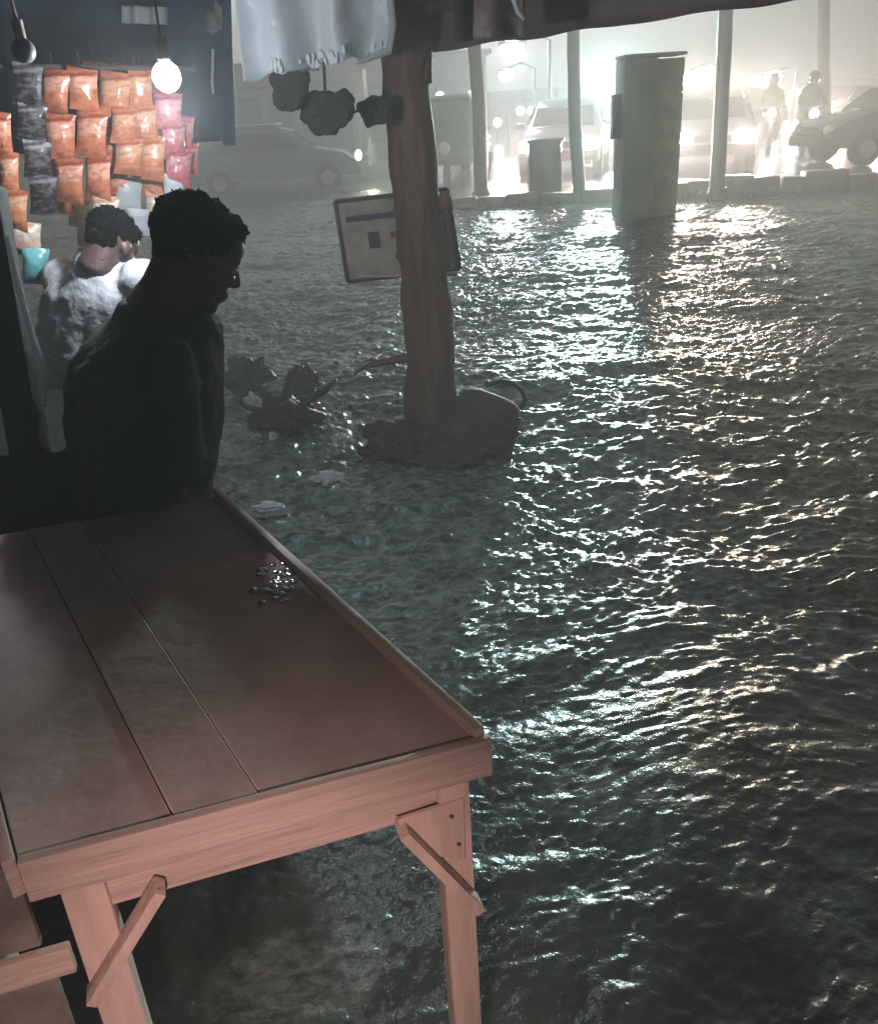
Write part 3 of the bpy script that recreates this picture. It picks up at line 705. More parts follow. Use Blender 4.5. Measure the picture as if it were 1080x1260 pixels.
# brown awning
A = aty(478, 70, 5.0); B = aty(942, 6, 3.55); dAB = (B-A)
BE = A + dAB*2.4
ZR = 2.06
def edge(t):
    q = A.lerp(BE, t); return q
def awn(u_, v_):
    q = edge(u_).copy()
    back = Vector((-.25, -6.6, .55)) if True else None
    if v_ < .06:   # short hanging lip
        w = v_/.06; q.z += .17*w + .006*math.sin(u_*47+2*math.sin(u_*13))*(1-w) + .02*noise.noise(Vector((u_*14, 0, 0)))*(1-w); q.y -= .02*w
        q.y += .012*math.sin(u_*46)*(1-w)
        return q
    w = (v_-.06)/.94
    q = q + Vector((0, -.02, .17)); q = q + back*w; q.z -= .05*math.sin(w*math.pi*5)*0.4
    q.z += .025*noise.noise(Vector((u_*9, v_*9, 2)))
    return q
aw = empty('brown_awning', A, 'dark reddish-brown tarpaulin awning overhead, its edge sloping up to the right', 'awning')
sheet_grid(160, 60, awn, 'tarpaulin', M['brown'], aw, .006)
MB().tube([A+Vector((-.2, -.06, .16)), BE+Vector((0, -.06, .17))], .03, 10).build('edge_pole', M['thin'], aw)
# overlapping flap with a pale tube as painted highlight streak at the top
fl = empty('awning_flap', aty(600, 20, 4.5), 'darker folded flap of tarpaulin hanging over the brown awning, with a painted highlight streak', 'flap')
FD = 3.85
def flapf(u_, v_):
    x = 562+u_*84; y = -60+v_*(112 - u_*8)
    q = aty(x, y, FD); q.y += .02*math.sin(u_*9)+.015*noise.noise(Vector((u_*5, v_*5, 0))); return q
sheet_grid(24, 20, flapf, 'flap_cloth', M['brown'], fl, .006)
MB().tube([aty(x, y, FD-.03) for x, y in ((624, -40), (631, -5), (638, 14), (645, 24))], [.008, .012, .012, .006], 8).build('highlight_streak', M['bag'], fl)
MB().tube([aty(x, y, FD-.015) for x, y in ((562, -60), (566, 10), (566, 52))], [.02, .022, .02], 8).build('seam_roll', M['black'], fl)
# white plastic sheet
ws = empty('plastic_sheet', e1, 'white translucent plastic sheet hanging from the awning between blue tarp and trunk post', 'plastic sheet')
def wsf(u_, v_):
    t = e1.lerp(e2, u_); top_ = aty(283, -40, 3.95).lerp(aty(486, -50, 4.3), u_)
    q = t.lerp(top_, v_)
    q.y += .05*math.sin(u_*17+v_)*(1-v_*.4)+.03*noise.noise(Vector((u_*7, v_*3, 1))); q.z += .022*noise.noise(Vector((u_*9, 0, 4)))*(1-v_)
    return q
sheet_grid(80, 30, wsf, 'sheet', M['sheet'], ws, .002)
b = MB()
for i in range(46):
    t = random.choice([random.uniform(.36, .6), random.uniform(.15, .27), random.uniform(.4, .95), random.uniform(.4, .75)])
    q = wsf(t, random.uniform(0, .10)); s_ = random.uniform(.004, .010)
    b.ell((q.x, q.y-.02, q.z+random.uniform(-.01, .02)), (s_, s_, s_*random.uniform(1.2, 3.2)), u=8, v=6)
tag(b.build('drips', M['drop'], ws), kind='stuff')
MB().tube([aty(478, -30, 4.25), aty(484, 30, 4.25), aty(478, 62, 4.25), aty(440, 76, 4.2)], [.012, .014, .016, .01], 8, jit=.2).build('rolled_edge', M['bag'], ws)

# blue tarp wall
DT = 4.5
bt = empty('blue_tarp', aty(150, 100, DT), 'dark blue tarpaulin hanging as the back wall of the snack stall', 'tarpaulin')
def btf(u_, v_):
    x = -330+u_*(622); y0 = 172+(1-u_)*40+(6 if u_ > .97 else 0); y = y0 - v_*(250+(1-u_)*40)
    xr = x - (10*v_ if u_ > .5 else 0)
    q = aty(xr, y, DT); q.y += .06*math.sin(u_*42)*(.3+.7*(1-v_))*.6 + .05*noise.noise(Vector((u_*12, v_*3, 7)))
    return q
sheet_grid(120, 30, btf, 'tarpaulin', M['blue'], bt, .004)
MB().tube([aty(262, 60, DT-.09), aty(261, 100, DT-.09), aty(262, 115, DT-.09)], .006, 6).build('tie_rope', M['bag'], bt)
MB().ell(aty(261, 27, DT-.12), (.03, .02, .04), jit=.6, jf=4).ell(aty(268, 18, DT-.12), (.015, .02, .05), jit=.6, jf=4).build('rope_knot', M['greyply'], bt)
def pf(u_, v_):
    q = aty(150+u_*55, 28-v_*22+u_*2, DT-.12); q.y += .02*math.sin(u_*14); return q
e = empty('plastic_scrap', aty(178, 15, DT-.12), 'pale crumpled scrap of plastic caught high on the blue tarp', 'plastic scrap')
sheet_grid(12, 8, pf, 'scrap', M['bag'], e, .003)
# stall roof over the left part (keeps sky out)
sr = empty('stall_roof', (-2.6, 3.0, 2.4), 'dark tarpaulin roof over the snack stall at upper left', 'roof')
def srf(u_, v_): return Vector((-6+u_*5.9, -2.6+v_*7.1, 2.26+.05*math.sin(u_*20)+.15*math.sin(v_*3)))
sheet_grid(40, 40, srf, 'tarpaulin', M['black'], sr, .006)
MB().tube([(-5.6, 4.2, 2.22), (-.2, 4.3, 2.22)], .03, 8).build('ridge_pole', M['thin'], sr)

# ------------------------------------------------------------------ light bulb
BP = aty(205, 94, 2.9)
lb = empty('light_bulb', BP, 'glaring lit white bulb hanging at the right end of the orange snack packets', 'light bulb')
MB().ell(BP, (.040, .040, .042), u=24, v=16).build('globe', M['e_bulb'], lb)
MB().tube([BP+Vector((0, 0, .045)), BP+Vector((0, 0, .1))], [.018, .018], 12).build('socket', M['frame'], lb)
MB().tube([BP+Vector((0, 0, .1)), BP+Vector((.01, 0, .45))], .004, 6).build('cord', M['frame'], lb)
lamp(BP+Vector((0, 0, -.09)), (.82, .91, 1), 27, .03, name='bulb_light')
q = aty(29, 62, 2.6)
lb2 = empty('unlit_bulb', q, 'small unlit grey bulb hanging at the upper left above the dark sachets', 'light bulb')
MB().ell(q, (.03, .03, .03)).build('globe', M['bulb_off'], lb2)
MB().tube([q+Vector((0, 0, .025)), q+Vector((0, 0, .07))], .014, 10).build('socket', M['greyply'], lb2)
MB().tube([q+Vector((0, 0, .07)), q+Vector((-.01, 0, .4))], .005, 6).build('cord', M['greyply'], lb2)

# ------------------------------------------------------------------ snack packets (strips)
def pillow(c, ax, az, w, h, t, seed):
    """a filled packet, crimped top and bottom; ax, az are its width and height directions"""
    b = MB(); ay = ax.cross(az).normalized(); nu, nv = 10, 12
    for sgn in (1, -1):
        g = []
        for i in range(nu+1):
            row = []
            for j in range(nv+1):
                s_ = i/nu*2-1; q_ = j/nv*2-1
                crimp = 1-max(0, (abs(q_)-.84)/.16)
                bul = (1-s_*s_)**.6*(max(0, 1-(abs(q_)/.86)**3))**.6 if abs(q_) < .86 else 0
                ww = w/2*(.97-.11*(1-q_*q_))
                off = t/2*bul + .0012
                wr = .12*t*noise.noise(Vector((s_*3+seed, q_*3, sgn)))*bul
                row.append(b.bm.verts.new(c+ax*(s_*ww)+az*(q_*h/2)+ay*sgn*(off+wr)))
            g.append(row)
        for i in range(nu):
            for j in range(nv): b.bm.faces.new((g[i][j], g[i+1][j], g[i+1][j+1], g[i][j+1]))
    bmesh.ops.remove_doubles(b.bm, verts=b.bm.verts, dist=.0003)
    return b
def strip(cells, d, label, mt, w_fac=1.0, cat='snack packets', name='snack_strip', thick=.055):
    """cells: list of (cx, cy, wpx, hpx, yaw)"""
    t = aty(cells[0][0], cells[0][1]-cells[0][3]/2, d)
    e = empty(name, t, label, cat, 'strips of snack packets hanging in the stall')
    for k, (cx_, cy_, wp_, hp_, yaw) in enumerate(cells):
        cx_ += random.uniform(-2.5, 2.5); cy_ += random.uniform(-2, 2); wp_ *= random.uniform(.9, 1.02); hp_ *= random.uniform(.96, 1.08)
        c = aty(cx_, cy_, d+random.uniform(-.015, .015)); s_ = (c-CP).dot(FW)/F
        up = (aty(cx_, cy_-10, d)-aty(cx_, cy_+10, d)); up.x += .10*up.z*0; up.normalize()
        ax = Matrix.Rotation(yaw+random.uniform(-.35, .35), 3, 'Z') @ Vector((1, 0, 0)); ax = (ax-up*ax.dot(up)).normalized()
        up = (Matrix.Rotation(random.uniform(-.09, .09), 3, ax.cross(up)) @ up)
        m = mt[k % len(mt)] if isinstance(mt, list) else mt
        pillow(c, ax, up, wp_*s_*1.02, hp_*s_*1.05, thick, k*3.1+cx_).build('packet', M[m], e)
    top_ = aty(cells[0][0]-4, cells[0][1]-cells[0][3]/2, d)
    MB().tube([top_, top_+Vector((0, 0, .06))], .003, 6).build('tie', M['frame'], e)
    return e
strip([(33, 105, 38, 44, .2), (38, 152, 36, 40, .2), (45, 197, 36, 42, .2), (52, 241, 36, 46, .2)], 3.35, 'strip of small black sachets hanging left of the orange packets', 'f_dark', thick=.025)
strip([(70, 110, 38, 46, 0), (76, 166, 38, 50, 0), (84, 221, 40, 50, .1)], 3.45, 'strip of three orange snack packets right beside the black sachets', 'f_orange')
strip([(103, 109, 40, 46, .1), (112, 165, 40, 52, .1), (121, 219, 38, 50, .1), (131, 264, 34, 40, .1)], 3.46, 'longest strip, four orange snack packets, second from the black sachets', ['f_orange', 'f_orange', 'f_orange', 'f_pale'])
strip([(142, 116, 38, 46, .2), (152, 156, 34, 42, .2), (156, 194, 34, 42, .2)], 3.6, 'strip of peach snack packets in the middle of the orange display', 'f_peach')
strip([(172, 112, 34, 44, .3), (180, 152, 34, 44, .3), (186, 196, 36, 48, .3)], 3.62, 'strip of peach snack packets hanging directly below and left of the lit bulb', 'f_peach')
strip([(206, 138, 34, 40, .4), (214, 172, 34, 40, .4), (220, 208, 34, 44, .4)], 3.66, 'strip of pink-red snack packets at the right end of the display under the bulb', 'f_pink')
strip([(4, 165, 26, 50, .2), (8, 212, 30, 48, .2), (16, 256, 36, 48, .2), (30, 292, 40, 40, .2)], 3.2, 'strip of pale orange packets cut off by the left edge of view', ['f_orange', 'f_peach', 'f_peach', 'f_pale'])
strip([(43, 328, 32, 40, .2)], 3.2, 'single teal packet hanging lowest at the left by the dark post', 'f_teal')
strip([(160, 240, 34, 40, .2), (170, 272, 28, 30, .2)], 3.66, 'strip of greyish clear packets hanging below the peach ones', 'bag', thick=.03)
strip([(214, 236, 26, 34, .2)], 3.66, 'small whitish packet hanging below the pink-red strip', 'bag', thick=.03)
strip([(62, 135, 44, 50, 0), (68, 188, 44, 50, 0), (74, 240, 40, 42, 0)], 3.62, 'half hidden strip of orange packets behind the one beside the black sachets', 'f_orange')
strip([(120, 100, 40, 44, 0), (128, 140, 40, 48, 0), (136, 184, 40, 48, 0), (143, 226, 36, 42, 0)], 3.66, 'half hidden strip of orange packets behind the second and the peach strips', ['f_orange', 'f_peach', 'f_orange', 'f_orange'])
strip([(160, 105, 38, 42, 0), (168, 140, 38, 44, 0), (172, 176, 38, 44, 0), (174, 212, 36, 40, 0)], 3.74, 'half hidden strip of orange-red packets behind the two peach strips', ['f_orange', 'f_pink', 'f_peach', 'f_peach'])
strip([(196, 118, 36, 42, 0), (202, 156, 36, 44, 0), (206, 192, 36, 44, 0), (200, 228, 32, 36, 0)], 3.78, 'half hidden strip of red packets behind the pink-red one under the bulb', ['f_pink', 'f_orange', 'f_pink', 'f_pink'])
strip([(150, 246, 30, 34, 0), (158, 270, 28, 28, 0)], 3.7, 'short strip of dull tan packets hanging lowest beside the four-packet strip', 'f_pale')
strip([(188, 226, 34, 36, 0), (194, 252, 30, 32, 0)], 3.72, 'short strip of orange-brown packets hanging low behind the head of the dark-shirted man', ['f_peach', 'f_pale'])
strip([(100, 262, 34, 34, 0), (104, 288, 30, 28, 0)], 3.72, 'lowest short strip of pale packets above the head of the white-shirted person', 'f_pale')
strip([(228, 162, 26, 36, 0), (233, 194, 24, 34, 0)], 3.8, 'short strip of dark red packets at the far right end of the display', 'f_pink')
pA = aty(-60, 80, 3.3); pB = aty(240, 84, 3.7)
e = empty('hanging_rod', (pA+pB)/2, 'thin dark rod the snack strips hang from', 'rod')
MB().tube([pA, pB], .009, 8).build('rod_bar', M['thin'], e)

# ------------------------------------------------------------------ dark stall post and cabinet at far left
sp = empty('stall_post', aty(20, 480, 2.3), 'dark stall post at the left edge with a pale strip for the highlight down its side', 'post')
a = aty(-4, 250, 2.35); b_ = aty(44, 520, 2.35)
MB().beam(aty(-20, 230, 2.4), aty(38, 560, 2.25), .09, .06, .004, up=(0, 1, 0)).build('post_board', M['black'], sp)
MB().tube([aty(x, y, 2.28) for x, y in ((8, 290), (22, 350), (38, 410), (52, 455), (54, 500))], [.006, .008, .010, .014, .006], 8, jit=.3).build('edge_highlight', M['bag'], sp)  # pale tube stands in for the highlight along the post edge
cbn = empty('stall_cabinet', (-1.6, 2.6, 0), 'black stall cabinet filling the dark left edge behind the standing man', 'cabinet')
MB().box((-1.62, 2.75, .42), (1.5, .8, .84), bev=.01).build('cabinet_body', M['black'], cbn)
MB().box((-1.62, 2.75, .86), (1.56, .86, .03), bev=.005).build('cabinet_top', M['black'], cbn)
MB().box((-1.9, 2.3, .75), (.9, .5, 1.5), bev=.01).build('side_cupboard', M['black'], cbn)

# ------------------------------------------------------------------ people
def limb(b, pts, rads, n=14): b.tube(pts, rads, n)
def hand(b, wrist, d, side, up, s=1.0):
    """palm, four unequal curled fingers and a thumb; d = pointing direction, side = towards the thumb"""
    d = d.normalized(); side = side.normalized(); n = d.cross(side).normalized()
    pc = wrist+d*.045*s
    rot = Matrix((side, d, n)).transposed()
    b.ell(pc, (.042*s, .052*s, .017*s), rot)
    for k, (o_, L_) in enumerate(((.030, .070), (.010, .080), (-.010, .074), (-.029, .058))):
        r0 = wrist+d*.085*s+side*o_*s
        p1 = r0+d*L_*.45*s+n*.008*s; p2 = p1+(d*.8+n*.6).normalized()*L_*.32*s; p3 = p2+(d*.45+n*.9).normalized()*L_*.26*s
        b.tube([r0-d*.02*s, r0, p1, p2, p3], [.010*s, .0098*s, .009*s, .0082*s, .0065*s], 8)
    t0 = wrist+d*.03*s+side*.035*s; t1 = t0+(d*.5+side*.8).normalized()*.035*s; t2 = t1+(d*.9+side*.25+n*.3).normalized()*.033*s
    b.tube([t0-side*.012*s, t0, t1, t2], [.013*s, .0125*s, .011*s, .008*s], 8)
def head(o, c, fwd, tilt, s=1.0):
    """c = centre of skull; fwd unit horizontal facing; tilt = nod down; returns transform"""
    f = Vector(fwd).normalized(); rt = f.cross(Vector((0, 0, 1))).normalized()
    rot = Matrix((f, -rt, Vector((0, 0, 1)))).transposed()     # local +X forward, +Y left, +Z up
    rot = rot @ Matrix.Rotation(tilt, 3, 'Y')
    return lambda x, y, z: c + rot @ Vector((x*s, y*s, z*s)), rot
def build_head(b, T, rot, s):
    E_ = lambda p, r, **k: b.ell(T(*p), tuple(x*s for x in r), rot, **k)
    E_((-.015, 0, .03), (.098, .077, .088), u=24, v=16)        # cranium
    E_((.03, 0, -.02), (.062, .064, .078))                      # face
    E_((.045, 0, -.078), (.036, .036, .028))                    # jaw, chin
    E_((.066, 0, -.098), (.020, .022, .017))
    E_((.0, 0, -.065), (.055, .055, .04))
    E_((.055, 0, .045), (.042, .058, .05)); E_((.080, 0, .024), (.015, .045, .012))                     # brow
    for sy in (-1, 1):
        E_((.070, sy*.038, -.022), (.022, .022, .02))           # cheek
        E_((-.008, sy*.078, -.012), (.019, .009, .031))         # ear
        E_((.004, sy*.083, -.005), (.008, .006, .02))
    b.tube([T(.088, 0, .018), T(.098, 0, .0), T(.108, 0, -.024), T(.098, 0, -.034)], [.008*s, .010*s, .013*s, .009*s], 10)   # nose
    for sy in (-1, 1): E_((.098, sy*.012, -.030), (.010, .008, .007))
    E_((.089, 0, -.056), (.011, .022, .007)); E_((.086, 0, -.068), (.011, .019, .007)); E_((.075, 0, -.060), (.018, .03, .028))     # lips
def eyes(parent, T, rot, s):
    for sy in (-1, 1):
        MB().ell(T(.079, sy*.031, .004), (.012*s, .012*s, .007*s), rot).build('eye', M['eye'], parent)
        MB().ell(T(.089, sy*.031, .001), (.003*s, .005*s, .004*s)).build('iris', M['black'], parent)
def hair(parent, T, rot, s, vol=1.0, mtl='hair', seed=1):
    b = MB()
    b.ell(T(-.026, 0, .052), (.098*s*vol, .086*s*vol, .082*s*vol), rot, u=40, v=26, jit=.14, jf=6, seed=seed)
    b.ell(T(-.055, 0, .0), (.052*s, .068*s, .055*s), rot, u=24, v=16, jit=.12, jf=6, seed=seed)
    b.ell(T(.035, 0, .092), (.052*s, .062*s, .032*s), rot, u=24, v=16, jit=.25, jf=5, seed=seed+3)
    b.ell(T(.058, 0, .080), (.030*s, .050*s, .026*s), rot, u=20, v=14, jit=.3, jf=5, seed=seed+6)
    # tufts all over the outline
    for i in range(150):
        a = random.uniform(0, 2*math.pi); zz = random.uniform(-.15, 1); rr = math.sqrt(1-zz*zz)
        d = Vector((rr*math.cos(a), rr*math.sin(a), zz))
        if d.x > .45 and zz < .65: continue
        p = Vector((-.026+d.x*.094*vol, d.y*.082*vol, .052+d.z*.078*vol)); q = p+d*random.uniform(.003, .009)+Vector((random.uniform(-.01, .01), random.uniform(-.01, .01), random.uniform(-.004, .008)))
        b.tube([T(*p), T(*q)], [.0045*s, .0012*s], 5)
    b.build('hair', M[mtl], parent)

# man in dark shirt, profile to the right
mn = empty('person', (-.62, 2.35, -.25), 'man in a dark T-shirt, head bowed in profile, standing at the table end', 'person')
hc = aty(243, 316, 2.26); hs = 1.06
fw = Vector((.88, .47, 0)).normalized()
T, rot = head(None, hc, fw, R(30), hs)
b = MB(); build_head(b, T, rot, hs)
nb_ = aty(197, 384, 2.28); chest = aty(178, 470, 2.3); waist = aty(180, 570, 2.28); hip = aty(175, 655, 2.3)
b.tube([T(-.03, 0, -.03), T(-.035, 0, -.10), nb_, nb_.lerp(chest, .4)], [.064*hs, .066*hs, .090, .12], 18)
side = Vector((fw.y, -fw.x, 0))        # his right-hand side, towards the camera
Ls = nb_+Vector((0, 0, -.09))-side*.22; Rs = nb_+Vector((-.02, 0, -.085))+side*.22-fw*.05
# torso
def torso(b, g=0.0):
    for t in np.linspace(0, 1, 8):
        pass
    secs = [(nb_+Vector((0, 0, -.0)), .12, .10), (nb_.lerp(chest, .28), .215, .145), (nb_.lerp(chest, .6)+Vector((-.01, 0, -.0)), .25, .175), (chest, .262, .190), (chest.lerp(waist, .5), .255, .190), (waist, .225, .17), (hip, .21, .165)]
    n = 28; rings = []
    for c_, a_, d_ in secs:
        rings.append([b.bm.verts.new(c_+side*((a_+g)*math.cos(2*math.pi*k/n))+fw*((d_+g)*math.sin(2*math.pi*k/n))) for k in range(n)])
    for i in range(len(rings)-1):
        for k in range(n): b.bm.faces.new((rings[i][k], rings[i][(k+1) % n], rings[i+1][(k+1) % n], rings[i+1][k]))
    b.bm.faces.new(rings[0][::-1]); b.bm.faces.new(rings[-1])
torso(b)
RE = Rs+Vector((-.05, .05, -.30)); RW = RE+Vector((.02, .08, -.24))
LE = Ls+Vector((-.02, .03, -.30)); LW = LE+Vector((.03, -.05, -.22))
b.tube([Rs, Rs.lerp(RE, .5), RE, RE.lerp(RW, .4), RW], [.062, .052, .043, .042, .028], 14)
b.tube([Ls, Ls.lerp(LE, .5), LE, LE.lerp(LW, .4), LW], [.062, .052, .043, .042, .028], 14)
hand(b, RW, (RW-RE), fw, Z); hand(b, LW, (LW-LE), fw, Z)
for sy in (-1, 1):
    h0 = hip+side*sy*.09; kn = Vector((h0.x+.02, h0.y+.03, .26)); an = Vector((h0.x, h0.y+.02, -.17))
    b.tube([h0, h0.lerp(kn, .5), kn, kn.lerp(an, .35), an], [.10, .085, .062, .062, .042], 14)
    b.tube([an+Vector((0, 0, -.03))-fw*.06, an+Vector((0, 0, -.035))+fw*.05, an+Vector((0, 0, -.05))+fw*.17], [.042, .042, .028], 10)
o = b.build('body', M['skin'], mn); mods(o, voxel=.0055, smooth=.5, it=3)
eyes(mn, T, rot, hs); hair(mn, T, rot, hs, 1.04)
# shirt with sleeves and collar
b = MB(); torso(b, .016)
b.tube([nb_+Vector((.0, 0, .045)), nb_+Vector((0, 0, -.05))], [.088, .16], 20)
b.ell(Rs+Vector((0, 0, .0)), (.085, .085, .075)); b.ell(Ls, (.085, .085, .075))
b.tube([Rs, Rs.lerp(RE, .5), Rs.lerp(RE, .92)], [.088, .094, .104], 16); b.tube([Ls, Ls.lerp(LE, .5), Ls.lerp(LE, .92)], [.088, .094, .104], 16)
o = b.build('shirt', M['shirt'], mn); mods(o, voxel=.010, smooth=.6, it=12)
tt = bpy.data.textures.new('folds', 'CLOUDS'); tt.noise_scale = .07
dm = o.modifiers.new('folds', 'DISPLACE'); dm.texture = tt; dm.strength = .022; dm.mid_level = .5
b = MB()
hp0 = hip+Vector((0, 0, .04)); b.tube([hp0, hip+Vector((0, 0, -.1))], [.185, .165], 24)
for sy in (-1, 1):
    h0 = hip+side*sy*.09; kn = Vector((h0.x+.02, h0.y+.03, .26)); an = Vector((h0.x, h0.y+.02, -.12))
    b.tube([h0, h0.lerp(kn, .5), kn, kn.lerp(an, .5), an], [.115, .1, .08, .075, .07], 16)
o = b.build('trousers', M['trouser'], mn); mods(o, voxel=.015, smooth=.5)

# second person in a white shirt, bent forward behind him
D2 = 3.12
m2 = empty('person', aty(120, 500, D2)*1, 'person in a wet white shirt bending forward behind the dark-shirted man', 'person')
m2.location.z = -.25
hc2 = aty(138, 304, D2); s2 = .92
fw2 = Vector((.42, .91, 0)).normalized(); side2 = Vector((fw2.y, -fw2.x, 0))
T2, rot2 = head(None, hc2, fw2, R(42), s2)
b = MB(); build_head(b, T2, rot2, s2)
n2_ = aty(124, 332, D2+.0); c2_ = aty(114, 392, D2); w2_ = aty(98, 450, D2-.0); h2_ = aty(88, 520, D2)
secs2 = [(n2_+Vector((0, 0, .0)), .09, .075), (n2_.lerp(c2_, .4), .20, .12), (c2_, .20, .13), (w2_, .175, .125), (h2_, .18, .13)]
def torso2(b, g=0.0):
    n = 26; rings = []
    for c_, a_, d_ in secs2:
        rings.append([b.bm.verts.new(c_+side2*((a_+g)*math.cos(2*math.pi*k/n))+fw2*((d_+g)*math.sin(2*math.pi*k/n))) for k in range(n)])
    for i in range(len(rings)-1):
        for k in range(n): b.bm.faces.new((rings[i][k], rings[i][(k+1) % n], rings[i+1][(k+1) % n], rings[i+1][k]))
    b.bm.faces.new(rings[0][::-1]); b.bm.faces.new(rings[-1])
torso2(b)
b.tube([T2(-.03, 0, -.03), T2(-.045, 0, -.09), n2_], [.055, .055, .075], 16)
S1 = n2_+Vector((0, 0, -.04))+side2*.17; S2 = n2_+Vector((0, 0, -.04))-side2*.17
E1 = S1+Vector((-.02, -.02, -.28)); W1 = E1+fw2*.10+Vector((-.04, 0, -.2)); E2 = S2+Vector((-.02, .03, -.26)); W2 = E2+fw2*.08+Vector((-.05, 0, -.2))
b.tube([S1, E1, W1], [.055, .042, .028], 12); b.tube([S2, E2, W2], [.055, .042, .028], 12)
hand(b, W1, W1-E1, -side2, Z); hand(b, W2, W2-E2, side2, Z)
for sy in (-1, 1):
    h0 = h2_+side2*sy*.09; an = Vector((h0.x, h0.y, -.2)); b.tube([h0, h0.lerp(an, .5), an], [.1, .065, .045], 12)
    b.tube([an-fw2*.05, an+fw2*.16], [.042, .03], 10)
o = b.build('body', M['skin'], m2); mods(o, voxel=.008, smooth=.5, it=3)
eyes(m2, T2, rot2, s2); hair(m2, T2, rot2, s2, 1.0, seed=8)
b = MB(); torso2(b, .02)
b.ell(S1, (.085, .085, .08)); b.ell(S2, (.085, .085, .08))
b.tube([n2_+Vector((.01, 0, .075)), n2_+Vector((0, 0, -.05))], [.07, .14], 20)
b.tube([S1, S1.lerp(E1, .9)], [.082, .075], 14); b.tube([S2, S2.lerp(E2, .9)], [.082, .075], 14)
o = b.build('shirt', M['white_shirt'], m2); mods(o, voxel=.012, smooth=.5, it=5)
dm = o.modifiers.new('folds', 'DISPLACE'); dm.texture = tt; dm.strength = .020; dm.mid_level = .5
b = MB()
for sy in (-1, 1):
    h0 = h2_+side2*sy*.09; an = Vector((h0.x, h0.y, -.1)); b.tube([h0+Vector((0, 0, .05)), h0.lerp(an, .5), an], [.125, .085, .07], 14)
mods(b.build('trousers', M['trouser'], m2), voxel=.015, smooth=.5)

# ------------------------------------------------------------------ floating debris left of the trunk
def debris(px, py, label, name, cat, fn, m):
    q = atz(px, py, .02); e = empty(name, q, label, cat, 'rubbish carried by the flood')
    b = MB(); fn(b, q); return b.build('body', M[m], e)
def branchy(b, q):
    for a, l_, z_ in ((-.4, .32, .24), (.2, .3, .34), (.5, .34, .16), (-.9, .25, .12), (1.2, .22, .22)):
        p1 = q+Vector((l_*.4*a, .0, z_*.5)); p2 = q+Vector((l_*a, .03, z_*.85)); p3 = p2+Vector((.06*(1 if a > 0 else -1), 0, .05))
        b.tube([q+Vector((0, 0, -.06)), p1, p2, p3], [.035, .03, .02, .008], 8, jit=.3, seed=a*9)
    b.ell(q+Vector((0, 0, .05)), (.17, .13, .12), jit=.6, jf=1.4, seed=2, u=40, v=28)
debris(352, 520, 'dark tangle of branches snagged in the water between the man and the trunk post', 'branch_tangle', 'debris', branchy, 'sack')
def lump(rx, rz, sd): return lambda b, q: b.ell(q+Vector((0, 0, rz*.4)), (rx, rx*.8, rz), jit=.55, jf=1.6, seed=sd, u=40, v=28)
debris(311, 502, 'white crumpled plastic bag floating at the left of the branch tangle', 'plastic_bag', 'plastic bag', lump(.05, .06, 1), 'bag')
debris(305, 470, 'dark soaked bundle floating behind the white crumpled bag', 'floating_bundle', 'debris', lump(.15, .13, 2), 'sack')
debris(375, 475, 'dark bundle with a pale top floating right of the branch tangle', 'floating_bundle', 'debris', lump(.08, .10, 5), 'sack')
debris(383, 505, 'pinkish plastic bag drifting right of the branch tangle', 'plastic_bag', 'plastic bag', lump(.07, .035, 7), 'f_pink')
debris(418, 540, 'small white plastic scrap floating nearest left of the trunk foot', 'plastic_scrap', 'plastic scrap', lump(.045, .02, 8), 'bag')
debris(330, 447, 'pale cup-like litter floating farthest back above the branch tangle', 'litter', 'litter', lump(.04, .04, 9), 'bag')
debris(404, 588, 'pale flat litter floating in front of the branch tangle', 'litter', 'litter', lump(.07, .02, 11), 'bag')
debris(330, 625, 'pale slipper-like litter floating beside the far corner of the table', 'litter', 'litter', lump(.06, .015, 13), 'bag')

# ------------------------------------------------------------------ haze
hz = MB().box((0, 46, 4.2), (150, 104, 10.4)).build('haze', M['mud'], smooth=False); hz.data.materials.clear()
m = bpy.data.materials.new('rain_haze'); m.use_nodes = True; nt = m.node_tree
for n in list(nt.nodes):
    if n.type == 'BSDF_PRINCIPLED': nt.nodes.remove(n)
pv = nt.nodes.new('ShaderNodeVolumePrincipled'); pv.inputs['Color'].default_value = (.93, .925, .915, 1); pv.inputs['Density'].default_value = .025; pv.inputs['Anisotropy'].default_value = .05
nt.links.new(pv.outputs[0], nt.nodes['Material Output'].inputs['Volume']); hz.data.materials.append(m)
tag(hz, 'rain haze filling the street', 'haze', kind='stuff'); 
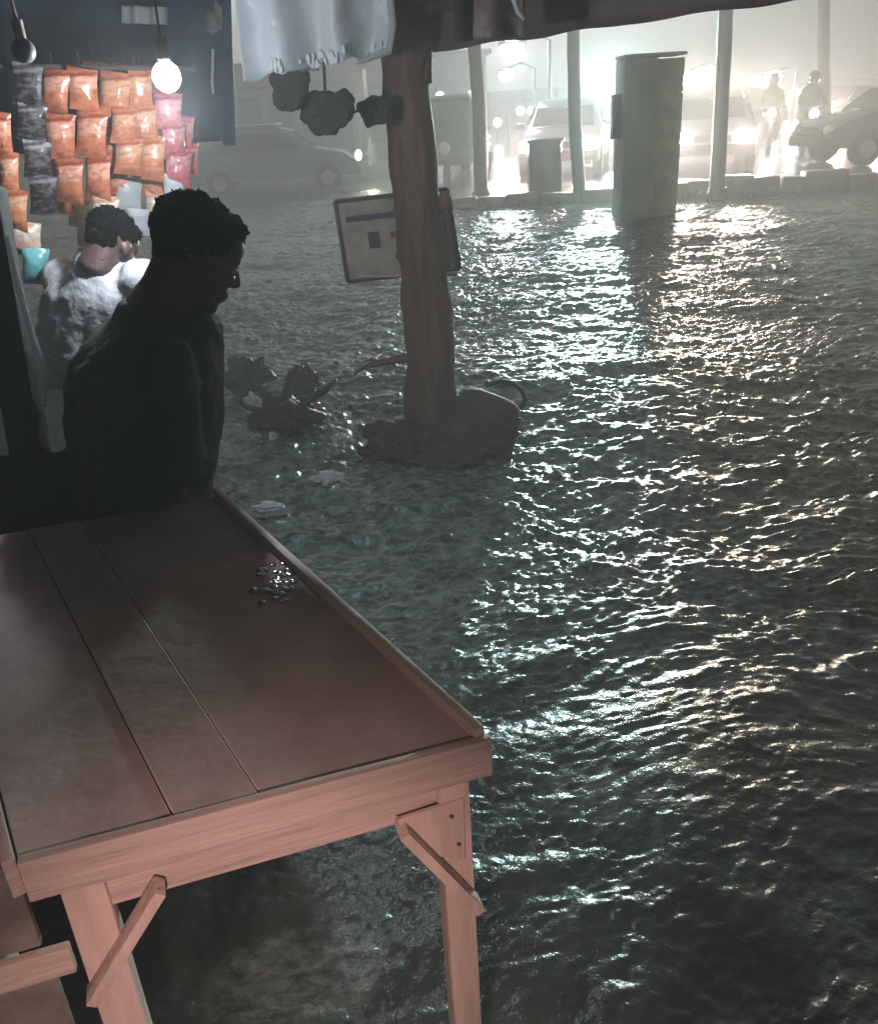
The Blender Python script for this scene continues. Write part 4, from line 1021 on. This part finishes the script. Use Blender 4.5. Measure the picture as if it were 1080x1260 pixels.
# ------------------------------------------------------------------ world and stall lamp
W = bpy.data.worlds.new('World'); S.world = W; W.use_nodes = True; nt = W.node_tree
bg = nt.nodes['Background']; sky = nt.nodes.new('ShaderNodeTexSky'); sky.sky_type = 'NISHITA'; sky.sun_disc = False
sky.sun_elevation = R(3.5); sky.sun_rotation = R(0); sky.air_density = 1; sky.dust_density = 4
hsv = nt.nodes.new('ShaderNodeHueSaturation'); hsv.inputs['Saturation'].default_value = .12
mul = nt.nodes.new('ShaderNodeMix'); mul.data_type = 'RGBA'; mul.blend_type = 'MULTIPLY'; mul.inputs[0].default_value = 1; mul.inputs[7].default_value = (.95, 1.0, .97, 1)
nt.links.new(sky.outputs[0], hsv.inputs['Color']); nt.links.new(hsv.outputs[0], mul.inputs[6]); nt.links.new(mul.outputs[2], bg.inputs['Color'])
bg.inputs['Strength'].default_value = .085
# warm lamp of the camera's own stall, hung behind the viewer
LP = Vector((-.16, -.02, 1.30))
sl = empty('stall_lamp', LP, 'warm hanging stall lamp with a tin shade behind the viewer', 'lamp')
b = MB(); b.tube([LP+Vector((0, 0, .10)), LP+Vector((0, 0, .02)), LP+Vector((0, 0, -.02))], [.02, .06, .085], 24, cap=False); b.build('lamp_shade', M['steel'], sl)
MB().ell(LP+Vector((0, 0, .02)), (.03, .03, .035)).build('bulb', emis('warm_bulb', (1, .62, .5), 8), sl)
MB().tube([LP+Vector((0, 0, .1)), LP+Vector((0, 0, .6))], .004, 6).build('cord', M['frame'], sl)
lamp(LP+Vector((0, .0, -.05)), (1, .69, .62), 42, .03, 66, 'stall_light', 1.0, (-.29, .95, .26))
S.view_settings.view_transform = 'Standard'; S.view_settings.look = 'None'; S.view_settings.exposure = .32; S.view_settings.gamma = 1
cy = S.cycles
cy.use_denoising = True
try: cy.denoiser = 'OPENIMAGEDENOISE'
except Exception: pass
cy.volume_bounces = 1; cy.max_bounces = 6; cy.diffuse_bounces = 2; cy.glossy_bounces = 3; cy.transmission_bounces = 4
cy.sample_clamp_indirect = 4; cy.sample_clamp_direct = 0; cy.caustics_reflective = False; cy.caustics_refractive = False
cy.blur_glossy = .5
